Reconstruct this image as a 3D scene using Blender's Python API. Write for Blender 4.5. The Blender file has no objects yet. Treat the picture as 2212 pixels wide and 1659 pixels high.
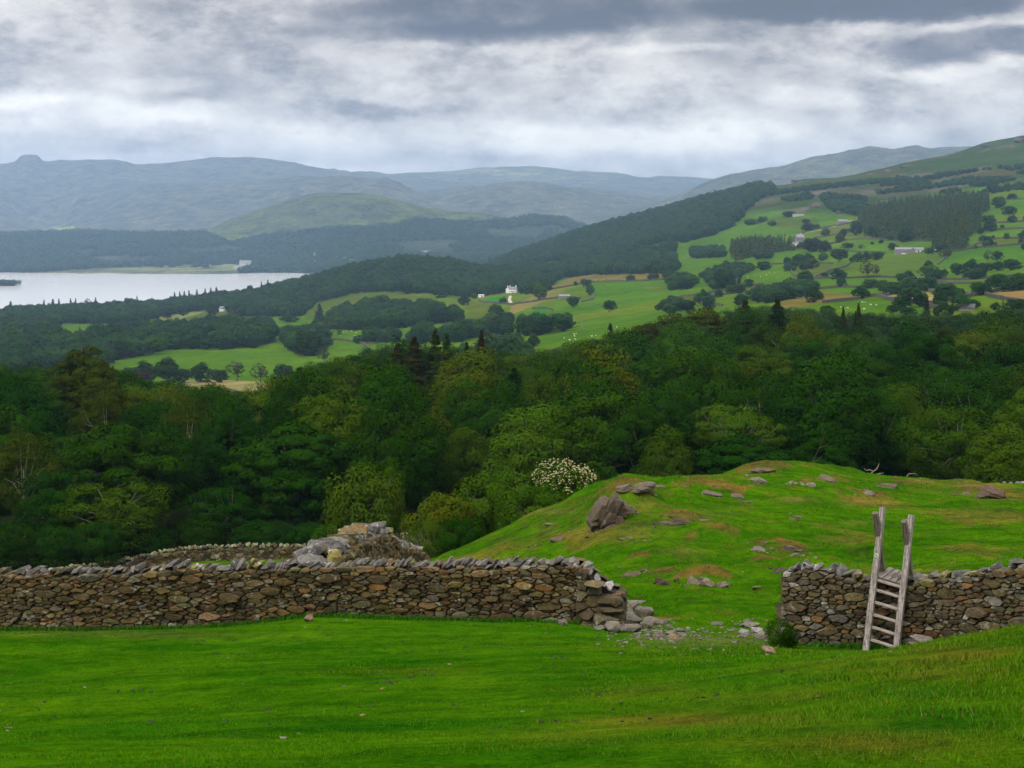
import bpy, bmesh, math, random
import numpy as np
from mathutils import Vector, Matrix
rng = np.random.default_rng(7)
random.seed(7)
S = bpy.context.scene
COL = S.collection
R = math.radians

# ------------------------------------------------------------------ camera
CZ = 165.0                      # camera height above the lake (m)
F, CX, CY = 3404.0, 1106.0, 829.5
HOR = 464.0
PITCH = math.atan((CY - HOR) / F)
SP, CP = math.sin(PITCH), math.cos(PITCH)
cam = bpy.data.cameras.new('camera'); co = bpy.data.objects.new('camera', cam); COL.objects.link(co)
co.location = (0, 0, CZ); co.rotation_euler = (math.pi/2 - PITCH, 0, 0)
cam.sensor_width = 36; cam.lens = 36*F/2212; cam.clip_start = 0.1; cam.clip_end = 60000
S.camera = co

def v2tan(v):                   # drop of the sight line per metre of forward distance
    k = (CY - np.asarray(v, float)) / F
    return (SP - k*CP) / (CP + k*SP)
def project(x, y, z):
    z = z - CZ
    yc = y*SP + z*CP; zc = y*CP - z*SP
    zc = np.where(np.abs(zc) < 1e-3, 1e-3, zc)
    return CX + F*x/zc, CY - F*yc/zc

# ------------------------------------------------------------------ noise
def _hash(ix, iy, seed):
    h = (ix.astype(np.int64)*374761393 + iy.astype(np.int64)*668265263 + seed*1442695041) & 0xffffffff
    h = ((h ^ (h >> 13)) * 1274126177) & 0xffffffff
    return ((h ^ (h >> 16)) & 0xffff) / 65535.0
def vnoise(x, y, seed=0):
    x = np.asarray(x, float); y = np.asarray(y, float)
    ix = np.floor(x); iy = np.floor(y); fx = x-ix; fy = y-iy
    fx = fx*fx*fx*(fx*(fx*6-15)+10); fy = fy*fy*fy*(fy*(fy*6-15)+10)
    a = _hash(ix, iy, seed); b = _hash(ix+1, iy, seed); c = _hash(ix, iy+1, seed); d = _hash(ix+1, iy+1, seed)
    return (a*(1-fx)+b*fx)*(1-fy) + (c*(1-fx)+d*fx)*fy
def fbm(x, y, oct=4, seed=0, gain=.5):
    s = 0; a = 1; t = 0
    for i in range(oct):
        s = s + a*(vnoise(x*2**i+i*17.3, y*2**i-i*9.1, seed+i)-.5)*2; t += a; a *= gain
    return s/t
def ridged(x, y, oct=5, seed=0):
    s = 0; a = 1; t = 0
    for i in range(oct):
        n = 1-np.abs(2*vnoise(x*2**i+i*7.7, y*2**i+i*3.1, seed+i)-1)
        s = s + a*n*n; t += a; a *= .52
    return s/t
def sstep(a, b, x):
    t = np.clip((x-a)/(b-a), 0, 1); return t*t*(3-2*t)

def pchip(xk, yk, x):
    """yk may be (n,m): interpolates every column"""
    xk = np.asarray(xk, float); yk = np.asarray(yk, float); x = np.asarray(x, float)
    one = yk.ndim == 1
    if one: yk = yk[:, None]
    h = np.diff(xk)[:, None]; d = np.diff(yk, axis=0)/h
    m = np.zeros_like(yk)
    w1 = 2*h[1:]+h[:-1]; w2 = h[1:]+2*h[:-1]
    with np.errstate(divide='ignore', invalid='ignore'):
        mm = (w1+w2)/(w1/d[:-1]+w2/d[1:])
    m[1:-1] = np.where(d[:-1]*d[1:] > 0, np.nan_to_num(mm), 0)
    m[0] = d[0]; m[-1] = d[-1]
    i = np.clip(np.searchsorted(xk, x)-1, 0, len(xk)-2)
    hh = (xk[i+1]-xk[i]); t = np.clip((x-xk[i])/hh, 0, 1)[:, None]; hh = hh[:, None]
    r = ((1+2*t)*(1-t)**2*yk[i] + t*(1-t)**2*hh*m[i] + t*t*(3-2*t)*yk[i+1] + t*t*(t-1)*hh*m[i+1])
    return r[:, 0] if one else r

# ------------------------------------------------------------------ terrain rows: distance -> [(column, drop below camera)] ; 'v' rows give image rows
UN = [-600, 0, 400, 700, 1000, 1200, 1350, 1500, 1700, 1900, 2212, 2800]
def N_(*d): return list(zip(UN, d))
def Vr(Y, *p): return [(u, float(v2tan(v))*Y) for u, v in p]
ROWS = {
 -40: N_(*([-6]*12)),
 0: N_(*([1.65]*12)),
 8: N_(3.1,3.1,3.0,3.0,2.95,2.9,2.85,2.8,2.75,2.7,2.6,2.4),
 14: N_(4.9,4.8,4.7,4.65,4.6,4.55,4.5,4.4,4.25,4.1,3.9,3.6),
 21: N_(6.5,6.4,6.35,6.3,6.25,6.2,6.15,6.1,6.02,5.98,5.66,5.2),
 25: N_(7.3,7.25,7.2,7.15,7.1,7.05,7.0,6.98,7.02,7.08,6.9,6.6),
 28: N_(7.85,7.82,7.8,7.77,7.75,7.75,7.75,7.78,7.82,7.84,7.5,7.3),
 31: N_(8.45,8.4,8.35,8.25,8.2,8.2,8.3,8.38,8.5,8.56,8.15,7.9),
 35: N_(9.6,9.42,9.4,9.1,9.1,9.15,9.2,9.25,9.3,9.25,8.8,8.5),
 45: N_(12,11.8,11.8,11.6,11.1,10.8,10.5,10.3,10.3,10.4,10.2,10),
 55: N_(14.5,14.3,14.2,13.8,12.8,11.9,11.0,10.8,11,11.3,11.2,11),
 68: N_(17.5,17.3,17.2,16.6,14.5,12.7,11.6,11.55,11.6,12.3,12.5,12.5),
 77: N_(20,19.8,19.6,19,17.2,15.6,14.2,13.2,12.1,12.95,13.3,13.3),
 95: N_(23,23,22.8,22.3,21.5,20.5,19.5,18.8,17.5,17,17,17),
 130: N_(29,28.9,28.9,28.5,27.5,27,26.5,26,25.5,25,25,25),
 200: N_(33,33,33,32.5,32,31.5,31.5,31,31,30.5,30,30),
 300: N_(42,42,42,40,37,36,35,35,34,34,33,33),
 450: N_(60,60,60,56,50,44,40,39,38,37,36,35),
 700: [(-600,82),(0,82),(400,82),(600,80),(800,76),(1000,70),(1200,60),(1400,50),(1600,44),(1800,40),(2000,36),(2212,33.5),(2800,25)],
 950: [(-600,96),(400,96),(700,93),(900,86),(1000,80),(1200,70),(1400,61.5),(1500,58),(1700,50),(1900,46),(2212,38),(2800,28)],
 1250: [(-600,104),(0,104),(400,102),(700,98),(900,92),(1000,90),(1200,80),(1400,68),(1600,57),(1800,48),(2000,42),(2212,32),(2800,20)],
 1600: [(-600,122),(0,120),(300,116),(600,112),(800,102),(1000,92),(1200,78),(1400,64.5),(1600,50),(1800,40),(2000,25),(2212,8),(2800,-20)],
 2000: [(-600,140),(0,136),(300,132),(600,118),(800,100),(900,92),(1000,92),(1200,86),(1300,76),(1400,68),(1600,40),(1800,20),(2000,0),(2212,-28),(2800,-70)],
 2350: [(-600,152),(0,149),(160,145),(300,141),(400,133),(480,126),(540,122),(600,112),(700,96),(800,78),(880,71),(960,74),(1050,86),(1150,88),(1300,70),(1400,50),(1600,10),(1800,-12),(2000,-30),(2212,-55),(2800,-110)],
 2750: [(-600,168),(0,168),(300,168),(500,160),(600,152),(700,140),(800,125),(900,120),(1000,120),(1100,100),(1200,78),(1300,55),(1400,32),(1500,5),(1600,-20),(1700,-35),(1800,-50),(2000,-70),(2212,-105),(2800,-170)],
 3200: [(-600,172),(500,172),(650,168),(800,165),(900,158),(1000,140),(1060,108),(1100,88),(1180,62),(1300,24),(1400,2),(1500,-23),(1600,-44),(1650,-55),(1700,-58),(1730,-68),(1800,-72),(1900,-92),(1980,-110),(2050,-122),(2130,-145),(2212,-158),(2800,-260)],
 3900: [(-600,172),(500,172),(640,170),(800,150),(1000,130),(1200,90),(1400,60),(1700,20),(2000,-20),(2212,-60),(2800,-120)],
 4200: [(-600,170),(640,169),(700,163),(1000,140),(1400,80),(1800,30),(2212,-30),(2800,-90)],
 4560: [(-600,163.5),(600,163.5),(700,162),(1000,140),(1400,90),(1800,40),(2212,-30),(2800,-90)],
 5000: [(-600,158),(0,158),(300,158),(600,152),(800,140),(1000,140),(1200,130),(1600,90),(2000,30),(2800,-60)],
 5800: [(-600,120),(0,110),(200,100),(400,95),(500,88),(600,70),(800,60),(1000,60),(1100,70),(1200,80),(1300,95),(1600,80),(2000,0),(2800,-80)],
 6500: [(-600,100),(0,85),(200,75),(350,70),(450,55),(500,15),(560,-20),(620,-55),(700,-88),(760,-88),(830,-70),(900,-35),(960,-15),(1040,-5),(1110,15),(1160,0),(1200,10),(1250,45),(1300,70),(1400,90),(1600,50),(2000,-60),(2212,-150),(2800,-200)],
 7600: [(-600,115),(400,115),(700,60),(1000,100),(1300,100),(1450,60),(1500,0),(1600,-80),(1800,-150),(2212,-250),(2800,-300)],
 8500: Vr(8500,(-600,495),(60,495),(150,492),(300,480),(500,470),(700,462),(900,465),(1100,470),(1300,460),(1400,440),(1470,414),(1540,385),(1600,372),(1650,364),(1680,359),(1740,341),(1800,329),(1850,319),(1880,315),(1920,321),(1970,314),(2010,321),(2060,319),(2130,313),(2212,291),(2800,240)),
 9500: Vr(9500,(-600,440),(0,455),(60,485),(100,490),(200,455),(400,415),(600,403),(650,388),(750,385),(850,400),(930,430),(1000,420),(1100,400),(1150,396),(1250,405),(1300,425),(1400,438),(1480,425),(1600,420),(2212,390),(2800,380)),
 11000: Vr(11000,(-600,400),(100,402),(200,395),(400,390),(600,388),(800,405),(900,415),(1000,405),(1300,405),(1500,415),(2800,415)),
 12500: Vr(12500,(-600,370),(0,356),(25,354),(38,349),(50,336),(62,332),(86,334),(96,345),(104,347),(150,345),(255,346),(300,355),(340,354),(430,344),(490,340),(570,341),(620,346),(700,363),(760,374),(810,379),(850,392),(900,402),(1540,405),(2800,400)),
 14500: Vr(14500,(-600,380),(300,365),(700,372),(850,375),(870,373),(950,368),(1040,361),(1120,357),(1180,358),(1250,368),(1330,372),(1400,381),(1440,380),(1480,380),(1540,386),(2800,390)),
 16500: Vr(16500,(-600,405),(2800,405)),
}
YS = sorted(ROWS)
UG = np.linspace(-600, 2800, 681)
def q(Y): return np.sign(Y)*np.log1p(np.abs(Y)/12.0)
_tab = np.stack([pchip([p[0] for p in ROWS[Y]], [p[1] for p in ROWS[Y]], UG) for Y in YS])
QG = np.linspace(q(-40.0), q(16500.0), 2400)
HG = CZ - pchip(q(np.array(YS, float)), _tab, QG)       # (nq, nu) heights
# smooth a little along the columns for the near part (no radial creases)
_nq = QG < q(400.0)
for _ in range(3):
    HG[_nq, 1:-1] = HG[_nq, 1:-1]*.5 + .25*(HG[_nq, 2:]+HG[_nq, :-2])

LAKE_Z = 0.0
# rock outcrops / hummocks on the knoll: (u, v, width px, height m, length factor)
HUMMOCKS = []
def base_h(x, y):
    ye = np.maximum(y, 16.0)
    u = np.clip(CX + F*x/(ye*(.9943+.0288/(1+ye/400.))), -599, 2799)
    fu = (u+600)/3400*680; iu = np.clip(fu.astype(int), 0, 679); fu = fu-iu
    fq = (q(np.clip(y, -40, 16500))-QG[0])/(QG[-1]-QG[0])*(len(QG)-1); iq = np.clip(fq.astype(int), 0, len(QG)-2); fq = fq-iq
    return (HG[iq, iu]*(1-fq)+HG[iq+1, iu]*fq)*(1-fu) + (HG[iq, iu+1]*(1-fq)+HG[iq+1, iu+1]*fq)*fu
def height(x, y):
    x = np.asarray(x, float); y = np.asarray(y, float)
    h = base_h(x, y)
    # pasture unevenness
    near = 1-sstep(110, 200, y)
    h = h + near*(.05*fbm(x*.55, y*.55, 3, 3) + .12*fbm(x*.16, y*.16, 2, 5))
    kn = sstep(34, 40, y)*(1-sstep(95, 120, y))
    h = h + kn*(.42*np.clip(fbm(x*.42+3, y*.30, 4, 11)-.12, 0, 1) + .22*fbm(x*.2, y*.2, 3, 13))
    for (hx, hy, rx, ry, hh) in HUMMOCKS:
        d = ((x-hx)/rx)**2+((y-hy)/ry)**2
        h = h + hh*np.exp(-d*d*1.2)*(1+.6*fbm(x*1.1, y*1.1, 4, 21))
    mid = sstep(450, 900, y)*(1-sstep(4000, 4600, y))
    land = sstep(0, 12, h)
    h = h + mid*land*(1.6*fbm(x/130, y/130, 3, 31) + sstep(2200, 3100, y)*7*(ridged(x/260, y/260, 5, 33)-.5))
    far = sstep(4700, 6200, y)
    hi = sstep(20, 160, h)
    h = h + far*hi*(26*(ridged(x/420, y/420, 6, 41)-.5))*(1-.6*np.exp(-((y-6500)/160)**2))
    vf = sstep(7600, 9500, y)
    h = h + vf*(125*(ridged(x/1500+.4*fbm(x/900, y/900, 2, 3), y/1900, 6, 51)-.62))*(1-.75*np.exp(-((y-12500)/520)**2))*(1-.75*np.exp(-((y-14500)/600)**2))*(1-.6*np.exp(-((y-8500)/300)**2))
    # shoreline wobble
    h = h + sstep(2200, 2600, y)*(1-sstep(5000, 5600, y))*(1.8*fbm(x/170, y/300, 3, 61))
    return h
def h1(x, y): return float(height(np.array([x]), np.array([y]))[0])
_YM = np.exp(np.linspace(math.log(5), math.log(16400), 5200))
def ground_hit(u, v, ymin=5.0, ymax=16400):
    a = (u-CX)/F; b = (CY-v)/F
    dy = b*SP+CP; dz = b*CP-SP
    Y = _YM[(_YM >= ymin) & (_YM <= ymax)]
    t = Y/dy
    X = a*t; Zr = CZ + dz*t
    d = Zr - height(X, Y)
    w = np.where(d <= 0)[0]
    if len(w) == 0:
        i = int(np.argmin(d)); return Vector((X[i], Y[i], Zr[i]-d[i]))
    i = int(w[0])
    if i == 0: return Vector((X[0], Y[0], Zr[0]-d[0]))
    f = d[i-1]/(d[i-1]-d[i]+1e-9); y = Y[i-1]+(Y[i]-Y[i-1])*f
    x = a*y/dy
    return Vector((x, y, h1(x, y)))
def at(u, v, Y):                # the point at distance Y on the sight line
    a = (u-CX)/F; b = (CY-v)/F
    dy = b*SP+CP; dz = b*CP-SP; t = Y/dy
    return Vector((a*t, Y, CZ+dz*t))
def xatu(u, Y): return (u-CX)/F*Y*1.02

# hummocks placed where the photo shows them: (u, v of foot, width px, height m, distance guess via hit)
for (u, v, w, hh, asp) in [(1640,1015,95,.55,1.0),(1352,1078,100,1.5,1.3),(1480,1122,80,.35,.7),(1690,1185,75,.45,.8),(1660,1215,50,.35,.8),(1530,1250,90,.4,.7),(1430,1245,50,.35,.8),
        (1385,1215,70,.3,.7),(1560,1055,110,.3,.8),(1760,1045,40,.25,.8),(1880,1070,60,.25,.8),(1940,1045,60,.3,.8),(2130,1065,70,.3,.8),(1810,1040,50,.2,.8),(1560,1165,60,.3,.6),(1770,1210,60,.25,.8),(1300,1130,60,.3,.8),(1210,1165,40,.2,.7),(1150,1110,60,.2,.6)]:
    p = ground_hit(u, v, 36, 100)
    HUMMOCKS.append((p.x, p.y+.6, w/F*p.y*.8, w/F*p.y*.8*asp*1.7, hh*.42))

# ------------------------------------------------------------------ object helpers
def link(o, parent=None):
    COL.objects.link(o)
    if parent is not None: o.parent = parent
    return o
def mesh_np(name, V, Fq, mat=None, col=None, smooth=False, tri=False):
    V = np.ascontiguousarray(V, dtype=np.float32); Fq = np.ascontiguousarray(Fq, dtype=np.int32)
    k = Fq.shape[1]; n = len(Fq)
    me = bpy.data.meshes.new(name)
    me.vertices.add(len(V)); me.vertices.foreach_set('co', V.ravel())
    me.loops.add(n*k); me.loops.foreach_set('vertex_index', Fq.ravel())
    me.polygons.add(n); me.polygons.foreach_set('loop_start', np.arange(n, dtype=np.int32)*k)
    me.polygons.foreach_set('loop_total', np.full(n, k, dtype=np.int32))
    if smooth: me.polygons.foreach_set('use_smooth', np.ones(n, dtype=bool))
    if col is not None:
        c = np.ones((len(V), 4), dtype=np.float32); c[:, :3] = col
        a = me.color_attributes.new('Col', 'FLOAT_COLOR', 'POINT'); a.data.foreach_set('color', c.ravel())
    me.update(calc_edges=True)
    if mat: me.materials.append(mat)
    return me
class MB:
    """collects small shapes into one mesh"""
    def __init__(s): s.v = []; s.f = []; s.c = []; s.n = 0
    def add(s, vs, fs, c=(1, 1, 1)):
        s.v.extend(vs); s.f.extend([tuple(i+s.n for i in f) for f in fs]); s.c.extend([c]*len(vs)); s.n += len(vs)
    def box(s, c, size, M=None, col=(1, 1, 1)):
        x, y, z = [k/2 for k in size]
        vs = [Vector((i*x, j*y, k*z)) for k in (-1, 1) for j in (-1, 1) for i in (-1, 1)]
        if M is not None: vs = [M @ p for p in vs]
        vs = [p+Vector(c) for p in vs]
        s.add(vs, [(0,2,3,1),(4,5,7,6),(0,1,5,4),(2,6,7,3),(0,4,6,2),(1,3,7,5)], col)
    def tube(s, pts, rad, n=8, col=(1, 1, 1), cap=True):
        pts = [Vector(p) for p in pts]; m = len(pts)
        if not hasattr(rad, '__len__'): rad = [rad]*m
        vs = []; up = Vector((0, .05, 1))
        for i, p in enumerate(pts):
            d = (pts[min(i+1, m-1)]-pts[max(i-1, 0)]).normalized()
            a = d.cross(up)
            if a.length < .05: a = d.cross(Vector((1, 0, 0)))
            a.normalize(); b = d.cross(a)
            for k in range(n):
                t = 2*math.pi*k/n; vs.append(p+(a*math.cos(t)+b*math.sin(t))*rad[i])
        fs = [(i*n+k, i*n+(k+1) % n, (i+1)*n+(k+1) % n, (i+1)*n+k) for i in range(m-1) for k in range(n)]
        if cap: fs += [tuple(range(n))[::-1], tuple(range((m-1)*n, m*n))]
        s.add(vs, fs, col)
    def mesh(s, name, mat=None, smooth=False):
        me = bpy.data.meshes.new(name); me.from_pydata([tuple(p) for p in s.v], [], s.f)
        c = np.ones((s.n, 4), dtype=np.float32)
        if s.n: c[:, :3] = np.array(s.c)
        a = me.color_attributes.new('Col', 'FLOAT_COLOR', 'POINT'); a.data.foreach_set('color', c.ravel())
        if smooth:
            me.polygons.foreach_set('use_smooth', np.ones(len(me.polygons), dtype=bool))
        if mat: me.materials.append(mat)
        return me
    def build(s, name, mat=None, parent=None, smooth=False):
        return link(bpy.data.objects.new(name, s.mesh(name, mat, smooth)), parent)
def obj(name, me, parent=None): return link(bpy.data.objects.new(name, me), parent)
def tag(o, label=None, cat=None, group=None, kind=None):
    if label: o['label'] = label
    if cat: o['category'] = cat
    if group: o['group'] = group
    if kind: o['kind'] = kind
    return o
def empty(name, loc, rz=0, sc=1):
    o = bpy.data.objects.new(name, None); o.location = loc; o.rotation_euler = (0, 0, rz); o.scale = (sc, sc, sc) if not hasattr(sc, '__len__') else sc
    return link(o)

# ------------------------------------------------------------------ materials
class NT:
    def __init__(s, name, disp=False):
        s.m = bpy.data.materials.new(name); s.m.use_nodes = True; s.t = s.m.node_tree; s.t.nodes.clear()
        s.out = s.n('ShaderNodeOutputMaterial'); s.b = s.n('ShaderNodeBsdfPrincipled')
        s.l(s.b.outputs[0], s.out.inputs[0]); s.b.inputs['Specular IOR Level'].default_value = .25
        s.b.inputs['Roughness'].default_value = .9
    def n(s, k): return s.t.nodes.new(k)
    def l(s, a, b): s.t.links.new(a, b)
    def math(s, op, a, b=None, c=None, clamp=False):
        n = s.n('ShaderNodeMath'); n.operation = op; n.use_clamp = clamp
        for i, x in enumerate((a, b, c)):
            if x is None: continue
            if isinstance(x, (int, float)): n.inputs[i].default_value = x
            else: s.l(x, n.inputs[i])
        return n.outputs[0]
    def noise(s, scale, detail=4, rough=.55, vec=None, dist=0, out=0):
        n = s.n('ShaderNodeTexNoise'); n.inputs['Scale'].default_value = scale; n.inputs['Detail'].default_value = detail
        n.inputs['Roughness'].default_value = rough; n.inputs['Distortion'].default_value = dist
        if vec is not None: s.l(vec, n.inputs['Vector'])
        return n.outputs[out]
    def coord(s, kind='Object', scale=None):
        if kind == 'World': o = s.n('ShaderNodeNewGeometry').outputs['Position']
        else: o = s.n('ShaderNodeTexCoord').outputs[kind]
        if scale:
            m = s.n('ShaderNodeMapping'); m.inputs['Scale'].default_value = scale; s.l(o, m.inputs[0]); o = m.outputs[0]
        return o
    def ramp(s, fac, stops, interp='LINEAR'):
        r = s.n('ShaderNodeValToRGB'); r.color_ramp.interpolation = interp
        e = r.color_ramp.elements
        while len(e) > 1: e.remove(e[-1])
        for i, (p, c) in enumerate(stops):
            el = e[0] if i == 0 else e.new(p)
            el.position = p; el.color = (*c, 1) if len(c) == 3 else c
        s.l(fac, r.inputs[0]); return r.outputs[0]
    def mix(s, fac, a, b, mode='MIX'):
        n = s.n('ShaderNodeMix'); n.data_type = 'RGBA'; n.blend_type = mode
        for x, i in ((fac, 0), (a, 6), (b, 7)):
            if isinstance(x, (int, float)): n.inputs[i].default_value = x
            elif isinstance(x, tuple): n.inputs[i].default_value = (*x, 1)
            else: s.l(x, n.inputs[i])
        return n.outputs[2]
    def attr(s, name='Col'):
        a = s.n('ShaderNodeVertexColor'); a.layer_name = name; return a.outputs[0]
    def bump(s, h, strength=.5, dist=.02):
        b = s.n('ShaderNodeBump'); b.inputs['Strength'].default_value = strength; b.inputs['Distance'].default_value = dist
        s.l(h, b.inputs['Height']); s.l(b.outputs[0], s.b.inputs['Normal'])
    def col(s, c):
        if isinstance(c, tuple): s.b.inputs['Base Color'].default_value = (*c, 1)
        else: s.l(c, s.b.inputs['Base Color'])
        return s
def g3(v): return (v, v, v)

# meadow
t = NT('meadow_grass'); P = t.coord('World')
c = t.attr()
n1 = t.noise(.35, 4, .6, P); n2 = t.noise(3.2, 4, .65, t.coord('World', (1, .55, 1))); n3 = t.noise(17, 4, .75, P)
n0 = t.noise(.9, 5, .65, t.coord('World', (.6, 1.6, 1)))
c = t.mix(1.0, c, t.ramp(n1, [(.34, (.55, .74, .7)), (.66, (1.5, 1.22, 1.1))]), 'MULTIPLY')
c = t.mix(1.0, c, t.ramp(n2, [(.28, (.55, .62, .6)), (.5, (1, 1, 1)), (.75, (1.45, 1.28, 1.1))]), 'MULTIPLY')
c = t.mix(1.0, c, t.ramp(n0, [(.32, (.6, .72, .8)), (.5, (1, 1, 1)), (.7, (1.2, 1.1, 1))]), 'MULTIPLY')
c = t.mix(1.0, c, t.ramp(n3, [(.3, (.55, .6, .6)), (.7, (1.4, 1.35, 1.3))]), 'MULTIPLY')
fl = t.noise(14, 2, .5, P); fl = t.ramp(fl, [(.66, g3(0)), (.72, g3(1))]); fl2 = t.ramp(n1, [(.42, g3(0)), (.6, g3(1))])
c = t.mix(t.math('MULTIPLY', t.math('MULTIPLY', fl, fl2), .55), c, (.17, .16, .02))
t.col(c); t.bump(t.math('ADD', t.math('MULTIPLY', n2, 1.0), t.math('MULTIPLY', n3, .6)), 1.0, .16); t.b.inputs['Specular IOR Level'].default_value = .0; t.b.inputs['Roughness'].default_value = 1
M_MEADOW = t.m
# grass blades
t = NT('grass_blade'); t.col(t.attr()); t.b.inputs['Roughness'].default_value = 1; t.b.inputs['Specular IOR Level'].default_value = 0; M_BLADE = t.m
# fields
t = NT('field_grass'); P = t.coord('World'); c = t.attr()
n1 = t.noise(.012, 5, .6, P); n2 = t.noise(.09, 4, .65, t.coord('World', (1, .5, 1)))
n4 = t.noise(.5, 3, .6, P)
c = t.mix(1.0, c, t.ramp(n1, [(.32, (.68, .78, .8)), (.68, (1.28, 1.16, 1.1))]), 'MULTIPLY')
c = t.mix(1.0, c, t.ramp(n2, [(.3, (.75, .8, .8)), (.7, (1.25, 1.18, 1.15))]), 'MULTIPLY')
c = t.mix(1.0, c, t.ramp(n4, [(.3, (.8, .82, .8)), (.7, (1.2, 1.16, 1.15))]), 'MULTIPLY')
t.col(c); t.bump(n2, .4, 2.0); t.b.inputs['Specular IOR Level'].default_value = .0
M_FIELD = t.m
# fells
t = NT('fell_turf'); P = t.coord('World'); c = t.attr()
n1 = t.noise(.0022, 6, .62, P); n2 = t.noise(.010, 6, .72, t.coord('World', (1, 1, 2))); n3 = t.noise(.05, 4, .7, P)
c = t.mix(t.ramp(n1, [(.42, g3(0)), (.6, g3(.75))]), c, (.055, .075, .05))
c = t.mix(t.ramp(n2, [(.5, g3(0)), (.64, g3(.8))]), c, (.062, .062, .062))
c = t.mix(1.0, c, t.ramp(n3, [(.3, (.55, .55, .55)), (.7, (1.5, 1.5, 1.45))]), 'MULTIPLY')
c = t.mix(1.0, c, t.ramp(n2, [(.32, (1.6, 1.5, 1.2)), (.64, (.5, .53, .62))]), 'MULTIPLY')
t.col(c); t.bump(t.math('ADD', n2, t.math('MULTIPLY', n1, 2.0)), 1.0, 70); t.b.inputs['Specular IOR Level'].default_value = .0
M_FELL = t.m
# water
t = NT('lake_water'); t.b.inputs['Roughness'].default_value = .22; t.b.inputs['Specular IOR Level'].default_value = .6; t.b.inputs['IOR'].default_value = 1.33
t.col((.60, .60, .61)); t.b.inputs['Roughness'].default_value = .12; t.bump(t.noise(.05, 5, .7, t.coord('World', (1, .35, 1))), .12, .4); M_WATER = t.m  # pale base colour stands in for the bright sky reflected in the water
# stone with real per-stone colours
def stone(name, lich=(.42, .44, .40), amt=.5, sc=1.0, moss=.25):
    t = NT(name); P = t.coord('World'); c = t.attr()
    n1 = t.noise(9*sc, 5, .7, P); n2 = t.noise(38*sc, 4, .7, P); n3 = t.noise(4.2*sc, 4, .7, P); n4 = t.noise(1.6*sc, 3, .6, P)
    c = t.mix(1.0, c, t.ramp(n1, [(.3, (.45, .43, .42)), (.55, (1, 1, 1)), (.75, (1.5, 1.45, 1.4))]), 'MULTIPLY')
    c = t.mix(1.0, c, t.ramp(n2, [(.3, (.55, .55, .55)), (.7, (1.45, 1.45, 1.45))]), 'MULTIPLY')
    c = t.mix(t.ramp(t.math('ADD', n3, t.math('MULTIPLY', n2, .12)), [(.66, g3(0)), (.70, g3(amt))]), c, lich)
    c = t.mix(t.ramp(n4, [(.58, g3(0)), (.72, g3(moss))]), c, (.06, .075, .012))
    t.col(c); t.bump(t.math('ADD', n1, t.math('MULTIPLY', n2, .5)), .9, .035); t.b.inputs['Roughness'].default_value = .88
    t.b.inputs['Specular IOR Level'].default_value = .3
    return t.m
M_STONE = stone('dry_stone', (.30, .31, .26), .4); M_COPE = stone('cope_stone', (.36, .36, .36), .8, 1.0, .3); M_ROCK = stone('boulder_rock', (.20, .20, .18), .35, .8, .5)
M_FSTONE = stone('field_wall_stone', (.2, .2, .2), .5, .12, .2)
t = NT('wall_core'); t.col((.012, .010, .008)); M_CORE = t.m
# foliage : object colour x leaf colour
def foliage(name, use_rand=None, spec=.04):
    t = NT(name); oi = t.n('ShaderNodeObjectInfo'); c = t.attr()
    base = oi.outputs['Color'] if use_rand is None else t.ramp(oi.outputs['Random'], use_rand, 'CONSTANT' if False else 'LINEAR')
    c = t.mix(1.0, base, c, 'MULTIPLY')
    t.col(c); t.b.inputs['Roughness'].default_value = .62; t.b.inputs['Specular IOR Level'].default_value = spec
    return t.m
M_LEAF = foliage('leaf', None, 0)
_ramp = [(0, (0.0034,0.0185,0.0010)), (.2, (0.0109,0.0382,0.0015)), (.4, (0.0049,0.0251,0.0010)), (.6, (0.0179,0.0435,0.0015)), (.75, (0.0070,0.0296,0.0015)), (.86, (0.0179,0.0422,0.0020)), (1, (0.0045,0.0211,0.0010))]
M_LEAF_R = foliage('leaf_wood', _ramp)
M_LEAF_F = foliage('leaf_far', [(0, (0.0023,0.0150,0.0020)), (.2, (0.0115,0.0477,0.0026)), (.4, (0.0035,0.0218,0.0020)), (.6, (0.0185,0.0546,0.0033)), (.8, (0.0046,0.0273,0.0020)), (1, (0.0108,0.0409,0.0026))])
M_LEAF_C = foliage('needles_wood', [(0, (0.0165,0.0562,0.0043)), (.5, (0.0372,0.0675,0.0058)), (1, (0.0618,0.0765,0.0086))])
t = NT('bark'); P = t.coord('Object'); n = t.noise(3, 5, .7, t.coord('Object', (3, 3, .6)))
t.col(t.mix(1.0, t.attr(), t.ramp(n, [(.3, (.5, .5, .5)), (.7, (1.4, 1.4, 1.4))]), 'MULTIPLY')); M_BARK = t.m
def plain(name, c, rough=.7, spec=.3, nz=0, sc=2):
    t = NT(name); t.b.inputs['Roughness'].default_value = rough; t.b.inputs['Specular IOR Level'].default_value = spec
    if nz:
        n = t.noise(sc, 4, .6, t.coord('Object')); t.col(t.mix(1.0, c, t.ramp(n, [(.3, g3(1-nz)), (.7, g3(1+nz))]), 'MULTIPLY'))
    else: t.col(c)
    return t.m
M_WHITEW = plain('whitewash', (.72, .72, .70), nz=.12, sc=.6); M_SLATE = plain('slate_roof', (.16, .165, .18), .6, .4, .3, 1.2)
M_BSTONE = plain('building_stone', (.16, .15, .14), nz=.35, sc=1.5); M_GLASS = plain('window_glass', (.03, .035, .045), .15, .6)
M_WOOL = plain('wool', (.62, .60, .54), .95, .1, .2, 8); M_WOOLG = plain('sheep_face', (.10, .09, .08))
M_CARW = plain('car_paint', (.7, .7, .72), .3, .5); M_TYRE = plain('tyre', (.02, .02, .02)); M_SHED = plain('shed_sheeting', (.45, .46, .47), .5, .4, .15, 1)
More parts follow.
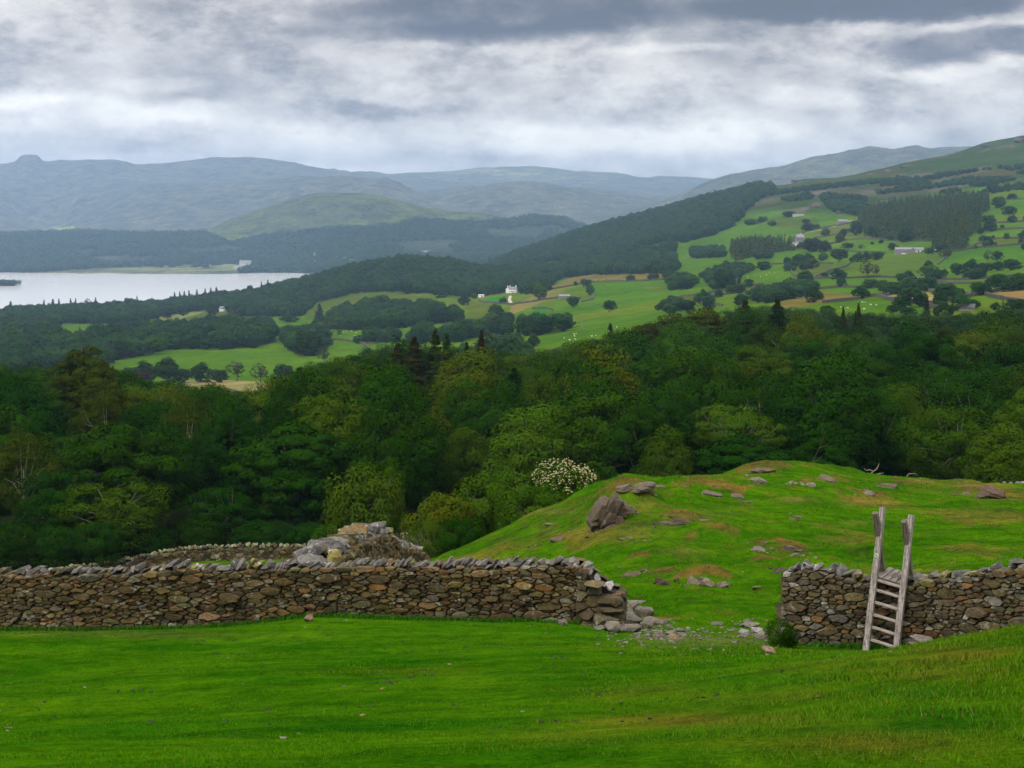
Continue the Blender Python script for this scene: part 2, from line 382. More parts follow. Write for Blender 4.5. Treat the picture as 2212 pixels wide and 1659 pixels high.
M_TRACK = plain('track_gravel', (.30, .27, .22), nz=.25, sc=.6)
t = NT('weathered_wood'); P = t.coord('Object', (18, 18, 1.6)); n = t.noise(2.2, 6, .75, P, .6); n2 = t.noise(6, 5, .8, t.coord('Object', (3, 3, 1.5)))
c = t.ramp(n, [(.34, (.035, .03, .028)), (.5, (.19, .172, .16)), (.70, (.36, .335, .32))])
c = t.mix(t.ramp(n2, [(.5, g3(0)), (.62, g3(.75))]), c, (.07, .06, .055)); c = t.mix(1.0, c, t.attr(), 'MULTIPLY')
t.col(c); t.bump(n, .8, .012); t.b.inputs['Roughness'].default_value = .82; M_WOOD = t.m
# ------------------------------------------------------------------ world: broken overcast
W = bpy.data.worlds.new('World'); S.world = W; W.use_nodes = True
nt = W.node_tree; nt.nodes.clear()
class WN(NT):
    def __init__(s, t): s.t = t
w = WN(nt)
wo = w.n('ShaderNodeOutputWorld'); bg = w.n('ShaderNodeBackground'); w.l(bg.outputs[0], wo.inputs[0]); bg.inputs[1].default_value = .1
SUN_EL, SUN_AZ = R(50), R(222)      # azimuth clockwise from the viewing direction
sky = w.n('ShaderNodeTexSky'); sky.sky_type = 'NISHITA'; sky.sun_disc = False; sky.sun_elevation = SUN_EL; sky.sun_rotation = SUN_AZ
tc = w.n('ShaderNodeTexCoord'); sx = w.n('ShaderNodeSeparateXYZ'); w.l(tc.outputs['Generated'], sx.inputs[0])
x_, y_, z_ = sx.outputs
zz = w.math('MAXIMUM', z_, 0.0)
inv = w.math('DIVIDE', 1.0, w.math('MAXIMUM', y_, .08))
X = w.math('MULTIPLY', x_, inv); Z = w.math('MULTIPLY', z_, inv)
den = w.math('ADD', zz, .055)
cp = w.n('ShaderNodeCombineXYZ'); w.l(w.math('DIVIDE', x_, den), cp.inputs[0]); w.l(w.math('DIVIDE', y_, den), cp.inputs[1])
pl = cp.outputs[0]
ca = w.n('ShaderNodeCombineXYZ'); w.l(w.math('MULTIPLY', X, 1.0), ca.inputs[0]); w.l(w.math('MULTIPLY', Z, 1.9), ca.inputs[1])
pa = ca.outputs[0]
na = w.noise(7, 8, .60, pa, .0); nb = w.noise(17, 8, .62, pa, .0); npl = w.noise(.9, 8, .6, pl, .4); nw = w.noise(4.5, 5, .6, pa)
nd = w.noise(9, 6, .6, pa, .2)
nx = w.noise(12, 5, .6, pa)
Xw = w.math('ADD', X, w.math('MULTIPLY', w.math('SUBTRACT', nw, .5), .16))
Zw = w.math('ADD', Z, w.math('MULTIPLY', w.math('SUBTRACT', nd, .5), .035))
def gs(cx, cz, rx, rz, amp, hard=1.0):
    a = w.math('POWER', w.math('ABSOLUTE', w.math('DIVIDE', w.math('SUBTRACT', Xw, cx), rx)), 2.0)
    b = w.math('POWER', w.math('ABSOLUTE', w.math('DIVIDE', w.math('SUBTRACT', Zw, cz), rz)), 2.0)
    e = w.math('EXPONENT', w.math('MULTIPLY', w.math('ADD', a, b), -1.0))
    if hard > 1: 
        mr = w.n('ShaderNodeMapRange'); mr.interpolation_type = 'SMOOTHSTEP'; w.l(e, mr.inputs[0]); mr.inputs[1].default_value = .5-.5/hard; mr.inputs[2].default_value = .5+.5/hard; e = mr.outputs[0]
    return w.math('MULTIPLY', e, amp)
def uv(u, v): return (u-CX)/F, float(-v2tan(v))
L = w.math('ADD', .52, w.math('MULTIPLY', w.math('SUBTRACT', na, .5), .75))
L = w.math('ADD', L, w.math('MULTIPLY', w.math('SUBTRACT', nb, .5), .62))
bil = w.math('ABSOLUTE', w.math('SUBTRACT', w.noise(12, 7, .6, pa, .0), .5)); L = w.math('ADD', L, w.math('MULTIPLY', w.math('SUBTRACT', .07, bil), .7))
L = w.math('ADD', L, w.math('MULTIPLY', w.math('SUBTRACT', npl, .5), .10))
L = w.math('ADD', L, w.math('MULTIPLY', w.math('SUBTRACT', w.noise(48, 6, .65, pa, 0), .5), .22))
for (u, v, ru, rv, amp, hd) in [
    (1130, 20, 470, 60, -.42, 1.7), (1000, 72, 380, 26, -.22, 1.7), (1450, 55, 260, 45, -.14, 1), (250, 60, 500, 90, -.08, 1), (1100, 140, 900, 50, -.04, 1),
    (1880, 5, 360, 48, -.62, 1.7), (2100, 95, 260, 42, -.34, 1.7), (1750, 70, 160, 40, .03, 1),
    (200, 40, 420, 60, -.05, 1), (100, 130, 260, 50, -.05, 1),
    (380, 175, 130, 22, .14, 1.3), (180, 245, 330, 45, .20, 1.2), (480, 240, 120, 28, .16, 1.3), (50, 225, 120, 30, .12, 1.3),
    (1180, 300, 420, 38, .24, 1.2), (1420, 330, 220, 40, .14, 1), (1750, 215, 150, 26, .16, 1.3), (1450, 115, 120, 14, .14, 1.2), (1650, 280, 260, 34, .12, 1),
    (740, 240, 230, 22, -.14, 1.4), (620, 190, 300, 50, -.07, 1.2), (1150, 185, 260, 60, -.02, 1), (1350, 245, 150, 26, -.05, 1.2), (300, 320, 260, 18, -.08, 1.2), (900, 345, 260, 14, -.05, 1.2), (2060, 150, 170, 14, .12, 1.2), (2000, 250, 240, 40, .02, 1), (760, 355, 200, 10, .12, 1)]:
    a, b = uv(u, v); L = w.math('ADD', L, gs(a, b, ru/F, rv/F, amp, hd))
# the sky behind the viewer and overhead: even bright overcast
up = w.n('ShaderNodeMapRange'); up.interpolation_type = 'SMOOTHSTEP'; w.l(z_, up.inputs[0]); up.inputs[1].default_value = .15; up.inputs[2].default_value = .55
Lz = w.math('ADD', .58, w.math('MULTIPLY', w.math('SUBTRACT', npl, .5), .5))
mx = w.n('ShaderNodeMix'); mx.data_type = 'FLOAT'; w.l(up.outputs[0], mx.inputs[0]); w.l(L, mx.inputs[2]); w.l(Lz, mx.inputs[3])
bk = w.n('ShaderNodeMapRange'); w.l(y_, bk.inputs[0]); bk.inputs[1].default_value = .3; bk.inputs[2].default_value = .05; bk.inputs[3].default_value = 0; bk.inputs[4].default_value = 1
mx2 = w.n('ShaderNodeMix'); mx2.data_type = 'FLOAT'; w.l(bk.outputs[0], mx2.inputs[0]); w.l(mx.outputs[0], mx2.inputs[2]); w.l(Lz, mx2.inputs[3])
cc = w.ramp(mx2.outputs[0], [(0, (.062, .062, .076)), (.2, (.13, .127, .14)), (.36, (.29, .274, .272)), (.5, (.50, .468, .44)), (.64, (.66, .63, .59)), (.76, (.81, .775, .70)), (.92, (1.0, .96, .85))], 'B_SPLINE')
gain = w.math('ADD', 10.0, w.math('MULTIPLY', up.outputs[0], 14.0))
cs = w.n('ShaderNodeVectorMath'); cs.operation = 'SCALE'; w.l(cc, cs.inputs[0]); w.l(gain, cs.inputs['Scale'])
fin = w.mix(.985, sky.outputs[0], cs.outputs[0]); w.l(fin, bg.inputs[0])
W.cycles.sampling_method = 'MANUAL'; W.cycles.sample_map_resolution = 512

sl = bpy.data.lights.new('sun', 'SUN'); sl.energy = 1.5; sl.angle = R(11); sl.color = (1, .95, .86)
so = link(bpy.data.objects.new('sun', sl)); so.rotation_euler = (math.pi/2-SUN_EL, 0, math.pi-SUN_AZ)
so.location = (0, -50, 400)
# direction check: the sun shines from behind the viewer, a little to the right
d = Vector((math.sin(SUN_AZ)*math.cos(SUN_EL), math.cos(SUN_AZ)*math.cos(SUN_EL), math.sin(SUN_EL)))
so.rotation_euler = d.to_track_quat('Z', 'Y').to_euler()

vs = S.view_settings; vs.view_transform = 'Standard'; vs.look = 'None'; vs.gamma = 1; vs.exposure = .55; vs.use_curve_mapping = False
cy = S.cycles; cy.max_bounces = 4; cy.diffuse_bounces = 2; cy.glossy_bounces = 1; cy.volume_bounces = 1; cy.transparent_max_bounces = 4; cy.caustics_reflective = False; cy.use_denoising = True

# ------------------------------------------------------------------ terrain meshes
def inpoly(u, v, P):
    u = np.asarray(u); v = np.asarray(v); r = np.zeros(u.shape, bool); n = len(P)
    for i in range(n):
        x1, y1 = P[i]; x2, y2 = P[(i+1) % n]
        if y1 == y2: continue
        c = ((y1 > v) != (y2 > v)) & (u < (x2-x1)*(v-y1)/(y2-y1)+x1); r ^= c
    return r
def c1(*p): return [(a*.3418, 243+b*.3418) for a, b in p]
def c2(*p): return [(702+a*.3418, 243+b*.3418) for a, b in p]
def c3(*p): return [(1458+a*.3418, 243+b*.3418) for a, b in p]
def c4(*p): return [(a*.3418, 756+b*.3418) for a, b in p]

Ys = [-40, -25, -12, -4]
y = 2.0
while y < 16400: Ys.append(y); y += max(.16, y*.0085) if not 33 < y < 90 else .24
Ys.append(16400); Ys = np.array(Ys)
Tc = np.concatenate([np.linspace(-.5, -.36, 30)[:-1], np.linspace(-.36, .36, 700), np.linspace(.36, .5, 30)[1:]])
iy = np.arange(len(Ys)); YY, TT = np.meshgrid(Ys, Tc, indexing='ij')
XX = TT*np.sqrt(YY**2+225.0)
ZZ = height(XX, YY)
UU, VV = project(XX, YY, ZZ)

TAN, OLV, EMR, BRT = (.098, .086, .020), (.050, .074, .006), (.016, .105, .005), (.040, .100, .003)
PATCH = [  # polygons of field colour (V coords), distance range
 ([(395,822),(480,820),(600,828),(600,858),(380,858)], (.14,.135,.055), 600, 1100),
 (c2((1400,1120),(1560,1040),(1720,1020),(2212,1012),(2212,1048),(1650,1072),(1500,1110)), TAN, 1200, 2400),
 (c2((1180,1215),(1400,1130),(1530,1120),(1400,1190),(1300,1230),(1150,1290)), (.13,.115,.035), 1100, 2400),
 (c2((1000,1190),(1050,1165),(1165,1165),(1160,1205),(1060,1207)), EMR, 1100, 2400),
 (c2((900,1180),(1040,1210),(1060,1240),(1050,1330),(900,1320)), OLV, 900, 2400),
 (c2((1660,1080),(2212,1050),(2212,1110),(1950,1190),(1700,1180)), BRT, 1000, 2400),
 (c2((1330,1240),(1400,1240),(1400,1290),(1300,1290)), EMR, 900, 2400),
 (c2((2010,1100),(2150,1100),(2140,1118),(2020,1115)), TAN, 900, 2400),
 (c2((0,1150),(260,1150),(430,1130),(560,1150),(640,1170),(300,1240),(0,1260)), OLV, 900, 2400),
 (c1((1000,1290),(1250,1250),(1650,1285),(1700,1310),(1050,1310)), OLV, 1200, 2600),
 (c1((1920,1290),(2050,1170),(2212,1140),(2212,1200),(2080,1240),(1960,1310)), OLV, 1000, 2600),
 (c1((950,1300),(1100,1260),(1300,1260),(1100,1320)), (.13,.15,.04), 1000, 2600),
 (c3((930,1135),(1030,1130),(1120,1150),(1130,1178),(1050,1190),(930,1203)), TAN, 600, 2400),
 (c3((1310,1165),(1460,1125),(1600,1133),(1645,1145),(1640,1208),(1500,1200),(1380,1188)), (.155,.14,.045), 600, 2400),
 (c3((1720,1150),(1800,1148),(1860,1160),(1740,1190)), (.155,.14,.045), 600, 2400),
 (c3((1970,1155),(2100,1125),(2260,1115),(2260,1192),(2100,1190)), (.15,.105,.035), 600, 2400),
 (c3((20,1165),(560,1090),(560,1125),(400,1135),(240,1162),(150,1200)), OLV, 600, 2400),
 (c3((600,1215),(780,1165),(925,1140),(930,1203),(820,1225),(620,1245)), TAN, 600, 2400),
 (c3((750,985),(1000,955),(1100,960),(1100,1045),(780,1045)), OLV, 600, 2400),
 (c3((1100,970),(1200,930),(1350,905),(1690,880),(1700,925),(1560,1030),(1100,1045)), (.050,.088,.008), 600, 2400),
 (c3((1650,970),(1760,885),(1900,858),(2206,838),(2206,945),(1700,985)), BRT, 600, 2400),
 (c3((1000,955),(1250,1100),(1500,1090),(1600,1065),(1870,1090),(1870,1150),(1700,1145),(1440,1120),(1230,1160),(930,1130)), BRT, 600, 2400),
 (c3((1860,845),(2000,800),(2206,797),(2206,830),(1900,850)), OLV, 600, 2600),
 (c3((1000,1180),(1230,1180),(1560,1215),(1560,1290),(1000,1290)), (.042,.098,.005), 500, 1500),
 (c3((860,780),(1000,720),(1200,680),(1150,740),(900,790)), (.07,.085,.014), 900, 2800),
 (c3((60,760),(0,720),(0,700),(130,690),(200,710)), (.07,.075,.02), 900, 3400),
 (c3((560,680),(700,660),(900,670),(920,720),(700,740)), (.042,.070,.010), 900, 3400),
 (c1((300,1010),(600,985),(1250,960),(1400,955),(1575,965),(1580,1008),(1200,1020),(500,1035),(330,1030)), (.17,.20,.085), 4400, 5400),
 (c1((260,740),(330,722),(500,722),(430,742),(280,758)), (.25,.34,.06), 6800, 11000),
]
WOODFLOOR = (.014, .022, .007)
WOODS = {   # name: (polygons, ymin, ymax, spacing)
 'west': ([c1((-900,1265),(0,1250),(160,1215),(450,1195),(900,1170),(1100,1140),(1400,1090),(1900,1010),(2212,970),(2212,1150),(2000,1200),(1900,1290),(1480,1285),(1400,1240),(1250,1250),(1000,1290),(950,1310),(800,1335),(370,1330),(365,1430),(0,1440),(-900,1440)),
           c1((-900,1430),(430,1400),(800,1350),(1050,1325),(1450,1305),(1700,1305),(1780,1440),(1600,1490),(1080,1490),(900,1530),(740,1565),(640,1600),(0,1700),(-900,1700)),
           c1((1800,1350),(2050,1340),(2080,1500),(1990,1540),(1870,1530),(1800,1470)),
           c1((780,1600),(1000,1640),(1450,1640),(1450,1605),(1200,1610),(900,1570))], 640, 2640, 12.0),
 'middle': ([c2((0,1150),(0,960),(300,880),(600,860),(850,900),(1000,930),(1300,960),(1500,940),(1700,860),(2212,830),(2212,1012),(1700,1022),(1500,1045),(1400,1105),(1320,1150),(1230,1120),(1150,1135),(1050,1150),(900,1165),(650,1140),(350,1130)),
             c2((20,1370),(30,1250),(280,1170),(420,1180),(650,1190),(850,1230),(910,1260),(900,1310),(700,1330),(400,1370),(60,1370)),
             c2((220,1440),(280,1370),(560,1370),(850,1340),(1030,1320),(1050,1290),(1150,1290),(1170,1410),(880,1420),(870,1450),(230,1450)),
             c2((1180,1400),(1200,1330),(1400,1300),(1730,1262),(1740,1320),(1500,1380),(1300,1410)),
             c2((1770,1310),(1850,1250),(2212,1230),(2212,1270),(1900,1290)), c2((860,1480),(1180,1440),(1320,1470),(1320,1600),(860,1600)), c2((1400,1460),(1560,1420),(1700,1440),(1700,1560),(1400,1560))], 560, 2700, 12.0),
 'slope': ([c2((950,950),(1130,880),(1400,770),(1700,680),(2212,550),(2212,800),(1900,880),(1600,930),(1300,950),(1100,1000)),
            c3((-40,560),(370,455),(610,440),(625,490),(520,560),(450,620),(380,700),(250,770),(0,830),(-40,850))], 2100, 3400, 13.0),
 'plantation': ([c3((1150,665),(1180,600),(1400,545),(1700,515),(1980,500),(2000,600),(1940,640),(1940,720),(1850,780),(1840,860),(1640,860),(1640,810),(1400,800),(1220,780),(1150,720)),
            c3((350,880),(350,810),(500,790),(760,800),(790,860),(600,880),(380,930))], 1100, 3000, 11.0),
 'clumps': ([c3((110,920),(110,850),(300,840),(300,915)), c3((380,930),(600,880),(600,930)), c3((250,1110),(160,1020),(340,960),(490,960),(480,1000),(380,1060),(370,1110)),
            c3((500,1190),(500,1140),(780,1070),(900,1090),(910,1130),(700,1180),(560,1210)), c3((-40,1270),(-40,1180),(130,1210),(140,1250)), c3((-40,1120),(-40,1000),(160,1060),(100,1110)),
            c3((1050,1110),(1100,1085),(1450,1072),(1560,1060),(1200,1110)), c3((1640,1045),(1780,1010),(2260,985),(2260,998),(1900,1035)),
            c3((410,700),(600,650),(600,680),(420,720)), c3((0,840),(60,800),(380,690),(380,720),(100,800),(20,850)), c3((920,540),(1230,570),(1150,660),(1000,620)), c3((840,880),(840,840),(980,820),(970,860))], 560, 3200, 12.0),
}
SCRUB = c3((1240,450),(1400,400),(1800,380),(2260,390),(2260,480),(1980,500),(1700,510),(1300,535))
FORESTP = [(-700,600),(-700,508),(0,503),(170,497),(300,503),(440,500),(500,522),(580,505),(700,492),(760,488),(850,482),(900,470),(1000,478),(1100,474),(1150,462),(1250,474),(1330,500),(1330,620),(640,600),(560,592),(520,590),(520,572),(230,577),(0,592)]

C = np.zeros(XX.shape+(3,))
yy = YY
C[:] = (.038, .122, .002)
# foreground: greener hollows and yellower bank
k = sstep(-2, 12, XX*1.0)*(1-sstep(26, 31, yy)) * sstep(.0, .35, fbm(XX*.25, yy*.25, 3, 71)+.15)
C = C*(1-k[..., None]) + k[..., None]*np.array((.060, .108, .004))
k = (1-sstep(.0, .5, np.abs(fbm(XX*.18+4, yy*.5, 3, 73))*3))*.5*(yy < 33)
C = C*(1-k[..., None]) + k[..., None]*np.array((.014, .098, .002))
kn = (yy > 36) & (yy < 100)
k = sstep(.16, .5, fbm(XX*.34, yy*.2, 5, 77)+.02)*.6*kn
C = C*(1-k[..., None]) + k[..., None]*np.array((.125, .105, .022))
# bare mossy ground round every outcrop
HN = fbm(XX*1.5, yy*.9, 4, 79); HN2 = fbm(XX*2.4, yy*1.3, 3, 80)
k = sstep(.22, .5, HN2+.5*fbm(XX*.2, yy*.14, 2, 81))*.45*kn; C = C*(1-k[..., None]) + k[..., None]*np.array((.075, .072, .014))
for (hx, hy, rx, ry, hh) in HUMMOCKS:
    d = ((XX-hx)/rx)**2+((yy-hy)/(ry*1.0))**2
    k = sstep(.30, .62, np.exp(-d*1.2)*.85+.75*HN)*.85*(np.exp(-d*.5) > .12)*(yy < 110)
    C = C*(1-k[..., None]) + k[..., None]*np.array((.115, .082, .024))
for (u, v, ru, rv, a, cc_) in [(1060,1210,60,8,.7,(.16,.14,.04)),(1240,1150,70,14,.6,(.16,.13,.04)),(1160,1105,90,8,.6,(.17,.14,.045)),(1000,1160,40,5,.5,(.16,.14,.04)),(1350,1150,60,12,.6,(.17,.12,.04)),
        (1720,1080,40,6,.7,(.17,.12,.04)),(1510,1110,70,10,.5,(.17,.12,.04)),(1870,1085,60,8,.6,(.17,.12,.04)),(1400,1090,40,6,.6,(.17,.12,.04)),(1850,1130,30,5,.5,(.17,.12,.04)),(1480,1190,50,6,.5,(.16,.13,.04)),(1990,1040,60,5,.6,(.17,.13,.04)),(2080,1052,60,8,.7,(.17,.13,.05)),
        (1560,1500,260,20,.7,(.10,.10,.012)),(1930,1445,200,18,.95,(.15,.095,.018)),(2100,1415,140,18,.8,(.12,.09,.014)),(1490,1555,240,20,.75,(.10,.095,.012)),(1800,1610,300,28,.7,(.09,.085,.010)),(1250,1600,140,16,.6,(.10,.09,.012)),(2050,1560,130,26,.7,(.010,.075,.004)),(1990,1500,160,14,.5,(.012,.09,.004)),(600,1560,300,14,.5,(.012,.085,.003)),(200,1500,240,12,.45,(.012,.085,.003)),(900,1450,260,10,.4,(.07,.10,.006)),(400,1400,260,8,.4,(.012,.085,.003)),(250,1372,240,7,.7,(.12,.09,.03)),(1500,1385,130,12,.45,(.15,.15,.06)),(1640,1375,60,10,.5,(.14,.13,.05))]:
    d = ((UU-u)/ru)**2+((VV-v)/rv)**2
    k = np.exp(-d)*a*np.clip(.7+fbm(XX*.9, yy*.6, 3, 83), 0, 1.2)*(yy < 110)*(yy > 5)
    C = C*(1-k[..., None]) + k[..., None]*np.array(cc_)
# wood floor behind the pasture, then fields
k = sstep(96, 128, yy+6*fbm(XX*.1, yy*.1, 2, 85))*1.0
k = np.where((yy > 96) & (UU < 760) , np.where(UU < 330, sstep(100, 112, yy), sstep(128, 140, yy)), k)  # at left the dark floor colour starts nearer, painting in shade under the trees
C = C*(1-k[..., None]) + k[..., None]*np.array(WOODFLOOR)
m = yy > 560
C[m] = (.044, .100, .003)
k = sstep(.05, .3, fbm(XX/190, yy/260, 2, 87))*m*.6
C = C*(1-k[..., None]) + k[..., None]*np.array((.078, .104, .008))
for P_, cc_, a, b in PATCH:
    mm = inpoly(UU, VV, P_) & (yy > a) & (yy < b); C[mm] = cc_
# right hill: rough fell above the fields
fellm = sstep(0, 18, (c3((0,0))[0][1]*0 + np.interp(UU, [1000,1458,1560,1680,1750,1830,1920,2040,2120,2212,2600], [560,500,480,462,470,470,452,425,410,402,380]) - VV)) * (yy > 1500)
C = C*(1-fellm[..., None]) + fellm[..., None]*np.array((.022, .044, .007))
k = fellm*sstep(.02, .3, fbm(XX/140, yy/140, 4, 89)); C = C*(1-k[..., None]) + k[..., None]*np.array((.045, .045, .014))
k = fellm*sstep(.1, .35, fbm(XX/90+5, yy/90, 4, 91)); C = C*(1-k[..., None]) + k[..., None]*np.array((.03, .055, .02))
k = fellm*sstep(.2, .45, fbm(XX/60+9, yy/60, 4, 93)); C = C*(1-k[..., None]) + k[..., None]*np.array((.075, .072, .058))
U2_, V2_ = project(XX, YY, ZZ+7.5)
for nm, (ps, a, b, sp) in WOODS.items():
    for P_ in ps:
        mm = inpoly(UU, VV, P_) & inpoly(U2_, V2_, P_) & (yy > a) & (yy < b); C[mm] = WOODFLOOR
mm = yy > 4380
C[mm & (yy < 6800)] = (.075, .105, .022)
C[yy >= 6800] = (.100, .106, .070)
for P_, cc_, a, b in PATCH[-2:]:
    mm = inpoly(UU, VV, P_) & (yy > a) & (yy < b); C[mm] = cc_
mm = inpoly(UU, VV, FORESTP) & (yy > 4400) & (yy < 6900) & ~inpoly(UU, VV, PATCH[-2][0]); C[mm] = (.022, .04, .016)
# paler bare tops: shattered scree on the high fells
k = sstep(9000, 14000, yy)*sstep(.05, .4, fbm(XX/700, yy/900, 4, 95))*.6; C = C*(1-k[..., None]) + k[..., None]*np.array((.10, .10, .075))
k = np.exp(-(((UU-1130)/170)**2+((VV-372)/13)**2))*(yy > 13000)*.9; C = C*(1-k[..., None]) + k[..., None]*np.array((.26, .27, .12))

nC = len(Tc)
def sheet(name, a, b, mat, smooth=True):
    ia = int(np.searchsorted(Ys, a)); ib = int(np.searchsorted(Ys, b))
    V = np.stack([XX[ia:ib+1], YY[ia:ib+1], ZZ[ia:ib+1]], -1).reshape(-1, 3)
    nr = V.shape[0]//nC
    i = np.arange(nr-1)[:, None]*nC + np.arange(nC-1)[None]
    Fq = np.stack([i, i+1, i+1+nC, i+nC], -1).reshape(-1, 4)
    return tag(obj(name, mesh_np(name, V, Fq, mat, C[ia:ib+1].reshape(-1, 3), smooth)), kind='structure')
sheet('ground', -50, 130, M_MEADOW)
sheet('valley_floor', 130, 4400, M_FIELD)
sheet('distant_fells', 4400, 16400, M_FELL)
lk = mesh_np('lake', [(-3000, 2350, 0), (1500, 2350, 0), (2000, 4900, 0), (-4200, 4900, 0)], [(0, 1, 2, 3)], M_WATER)
tag(obj('lake', lk), kind='structure')

# ------------------------------------------------------------------ haze
hz = bpy.data.materials.new('haze_air'); hz.use_nodes = True; ht = hz.node_tree; ht.nodes.clear()
ho = ht.nodes.new('ShaderNodeOutputMaterial'); hv = ht.nodes.new('ShaderNodeVolumePrincipled'); ht.links.new(hv.outputs[0], ho.inputs['Volume'])
hv.inputs['Color'].default_value = (.43, .64, 1.0, 1); hv.inputs['Density'].default_value = 6.4e-5; hv.inputs['Anisotropy'].default_value = .35

zmin, zmax = float(ZZ.min()), float(ZZ.max())
hb = MB(); z0, z1 = zmin-1.0, max(zmax, CZ)+25
hb.box((0, 8195, (z0+z1)/2), (17200, 16800, z1-z0))
haze = hb.build('haze', hz); tag(haze, kind='stuff')
_tsq = None
def h1(x, y):
    j = int(np.searchsorted(Ys, y))-1; j = min(max(j, 0), len(Ys)-2)
    f = (y-Ys[j])/(Ys[j+1]-Ys[j]); f = min(max(f, 0), 1)
    r = 0
    for jj, w_ in ((j, 1-f), (j+1, f)):
        t_ = x/math.sqrt(Ys[jj]**2+225); i = int(np.searchsorted(Tc, t_))-1; i = min(max(i, 0), len(Tc)-2)
        g = min(max((t_-Tc[i])/(Tc[i+1]-Tc[i]), 0), 1)
        r += w_*(ZZ[jj, i]*(1-g)+ZZ[jj, i+1]*g)
    return float(r)
print('terrain z', zmin, zmax, 'grid', XX.shape)
# ------------------------------------------------------------------ trees
def unit(n, r=rng):
    v = r.normal(size=(n, 3)); return v/np.linalg.norm(v, axis=1, keepdims=True)
def leaf_quads(P, Nn, size, asp=.62, r=rng):
    n = len(P)
    Nn = Nn/np.linalg.norm(Nn, axis=1, keepdims=True)
    T = np.cross(Nn, unit(n, r)); T /= np.linalg.norm(T, axis=1, keepdims=True); B = np.cross(Nn, T)
    s = (size*r.uniform(.65, 1.3, n))[:, None]
    V = np.stack([P-T*s*.5, P-B*s*.5*asp+T*s*.05, P+T*s*.5+Nn*s*.06, P+B*s*.5*asp+T*s*.05], 1).reshape(-1, 3)
    return V, np.arange(n*4).reshape(-1, 4)
def crown_mesh(name, seed, R_, H, zb, nc, nl, leaf, mat, shape='round', lob=.22, cfrac=.24, flat=.75, tint=None, inner=300):
    r = np.random.default_rng(seed)
    zc = (H+zb)/2; rz = (H-zb)/2
    i = np.arange(nc)+.5
    ph = np.arccos(1-2*i/nc); th = math.pi*(1+5**.5)*i
    D = np.stack([np.cos(th)*np.sin(ph), np.sin(th)*np.sin(ph), np.cos(ph)], 1)+r.normal(size=(nc, 3))*.14
    D /= np.linalg.norm(D, axis=1, keepdims=True)
    k1, k2, k3 = unit(7, r)*2.6, unit(7, r)*5.0, r.uniform(0, 6.28, 7)
    lobes = lob*(np.sin(D@k1.T+k3).mean(1)*1.9) + lob*.5*(np.sin(D@k2.T+k3*1.7).mean(1)*1.9)
    rr = 1+lobes
    prof = np.ones(nc)
    if shape == 'dome': prof = np.where(D[:, 2] < 0, 1.0, 1.0)*(1-.12*np.clip(D[:, 2], 0, 1))
    if shape == 'oval': prof = 1-.28*np.clip(np.abs(D[:, 2]), 0, 1)*0
    wid = np.ones(nc)
    if shape == 'birch': wid = np.clip(1.05-.45*D[:, 2], .5, 1.2)
    if shape == 'vase': wid = np.clip(.85+.35*D[:, 2], .4, 1.3)
    f = r.uniform(.70, 1.0, nc)*(rr)*prof
    C_ = np.stack([D[:, 0]*R_*f*.82*wid, D[:, 1]*R_*f*.82*wid, zc+D[:, 2]*rz*f*.86], 1)
    rc = R_*cfrac*r.uniform(.7, 1.25, nc)
    ci = np.repeat(np.arange(nc), nl)
    d = unit(nc*nl, r); out = D[ci]
    flip = (np.sum(d*out, 1) < -.25); d[flip] *= -1
    P = C_[ci] + d*(rc[ci]*r.uniform(.74, 1.04, nc*nl))[:, None]*np.array([1, 1, flat])
    Nn = d + .35*out + .32*unit(nc*nl, r) + np.array([0, 0, .25])
    V, Fq = leaf_quads(P, Nn, leaf, r=r)
    ct = r.uniform(.85, 1.18, nc)[ci]*r.uniform(.82, 1.2, nc*nl)
    hue = (r.uniform(-1, 1, nc)*.12)[ci]
    C = np.stack([ct*(1+hue), ct, ct*(1-hue*.5)], 1)
    if inner:
        Q = unit(inner, r)*r.uniform(.1, .68, (inner, 1))*np.array([R_, R_, rz])+np.array([0, 0, zc])
        V2, F2 = leaf_quads(Q, unit(inner, r), leaf*3.2, .8, r)
        F2 = F2+len(V); V = np.concatenate([V, V2]); Fq = np.concatenate([Fq, F2]); C = np.concatenate([C, np.full((inner, 3), .85)])
    C = np.repeat(C, 4, 0)
    return mesh_np(name, V, Fq, mat, C), C_
def trunk_mesh(name, H, rad, cl, k=10, col=(.09, .075, .06), lean=0, seed=0, n=7, split=False):
    r = random.Random(seed); b = MB()
    pts = [Vector((0, 0, -.6))]
    for i in range(1, 6): pts.append(Vector((lean*i*.1+r.uniform(-.1, .1), r.uniform(-.1, .1), H*.62*i/5)))
    b.tube(pts, [rad*(1.25-.85*i/5) for i in range(6)], n, col)
    idx = list(range(len(cl))); r.shuffle(idx)
    for j in idx[:k]:
        e = Vector(cl[j]); s = pts[2+(j % 3)] if e.z > pts[2].z else pts[1]
        m = s.lerp(e, .5)+Vector((0, 0, .08*H*r.uniform(0, 1)))
        b.tube([s, m, e], [rad*.5, rad*.3, rad*.10], 5, col)
    return b.mesh(name, M_BARK, True)
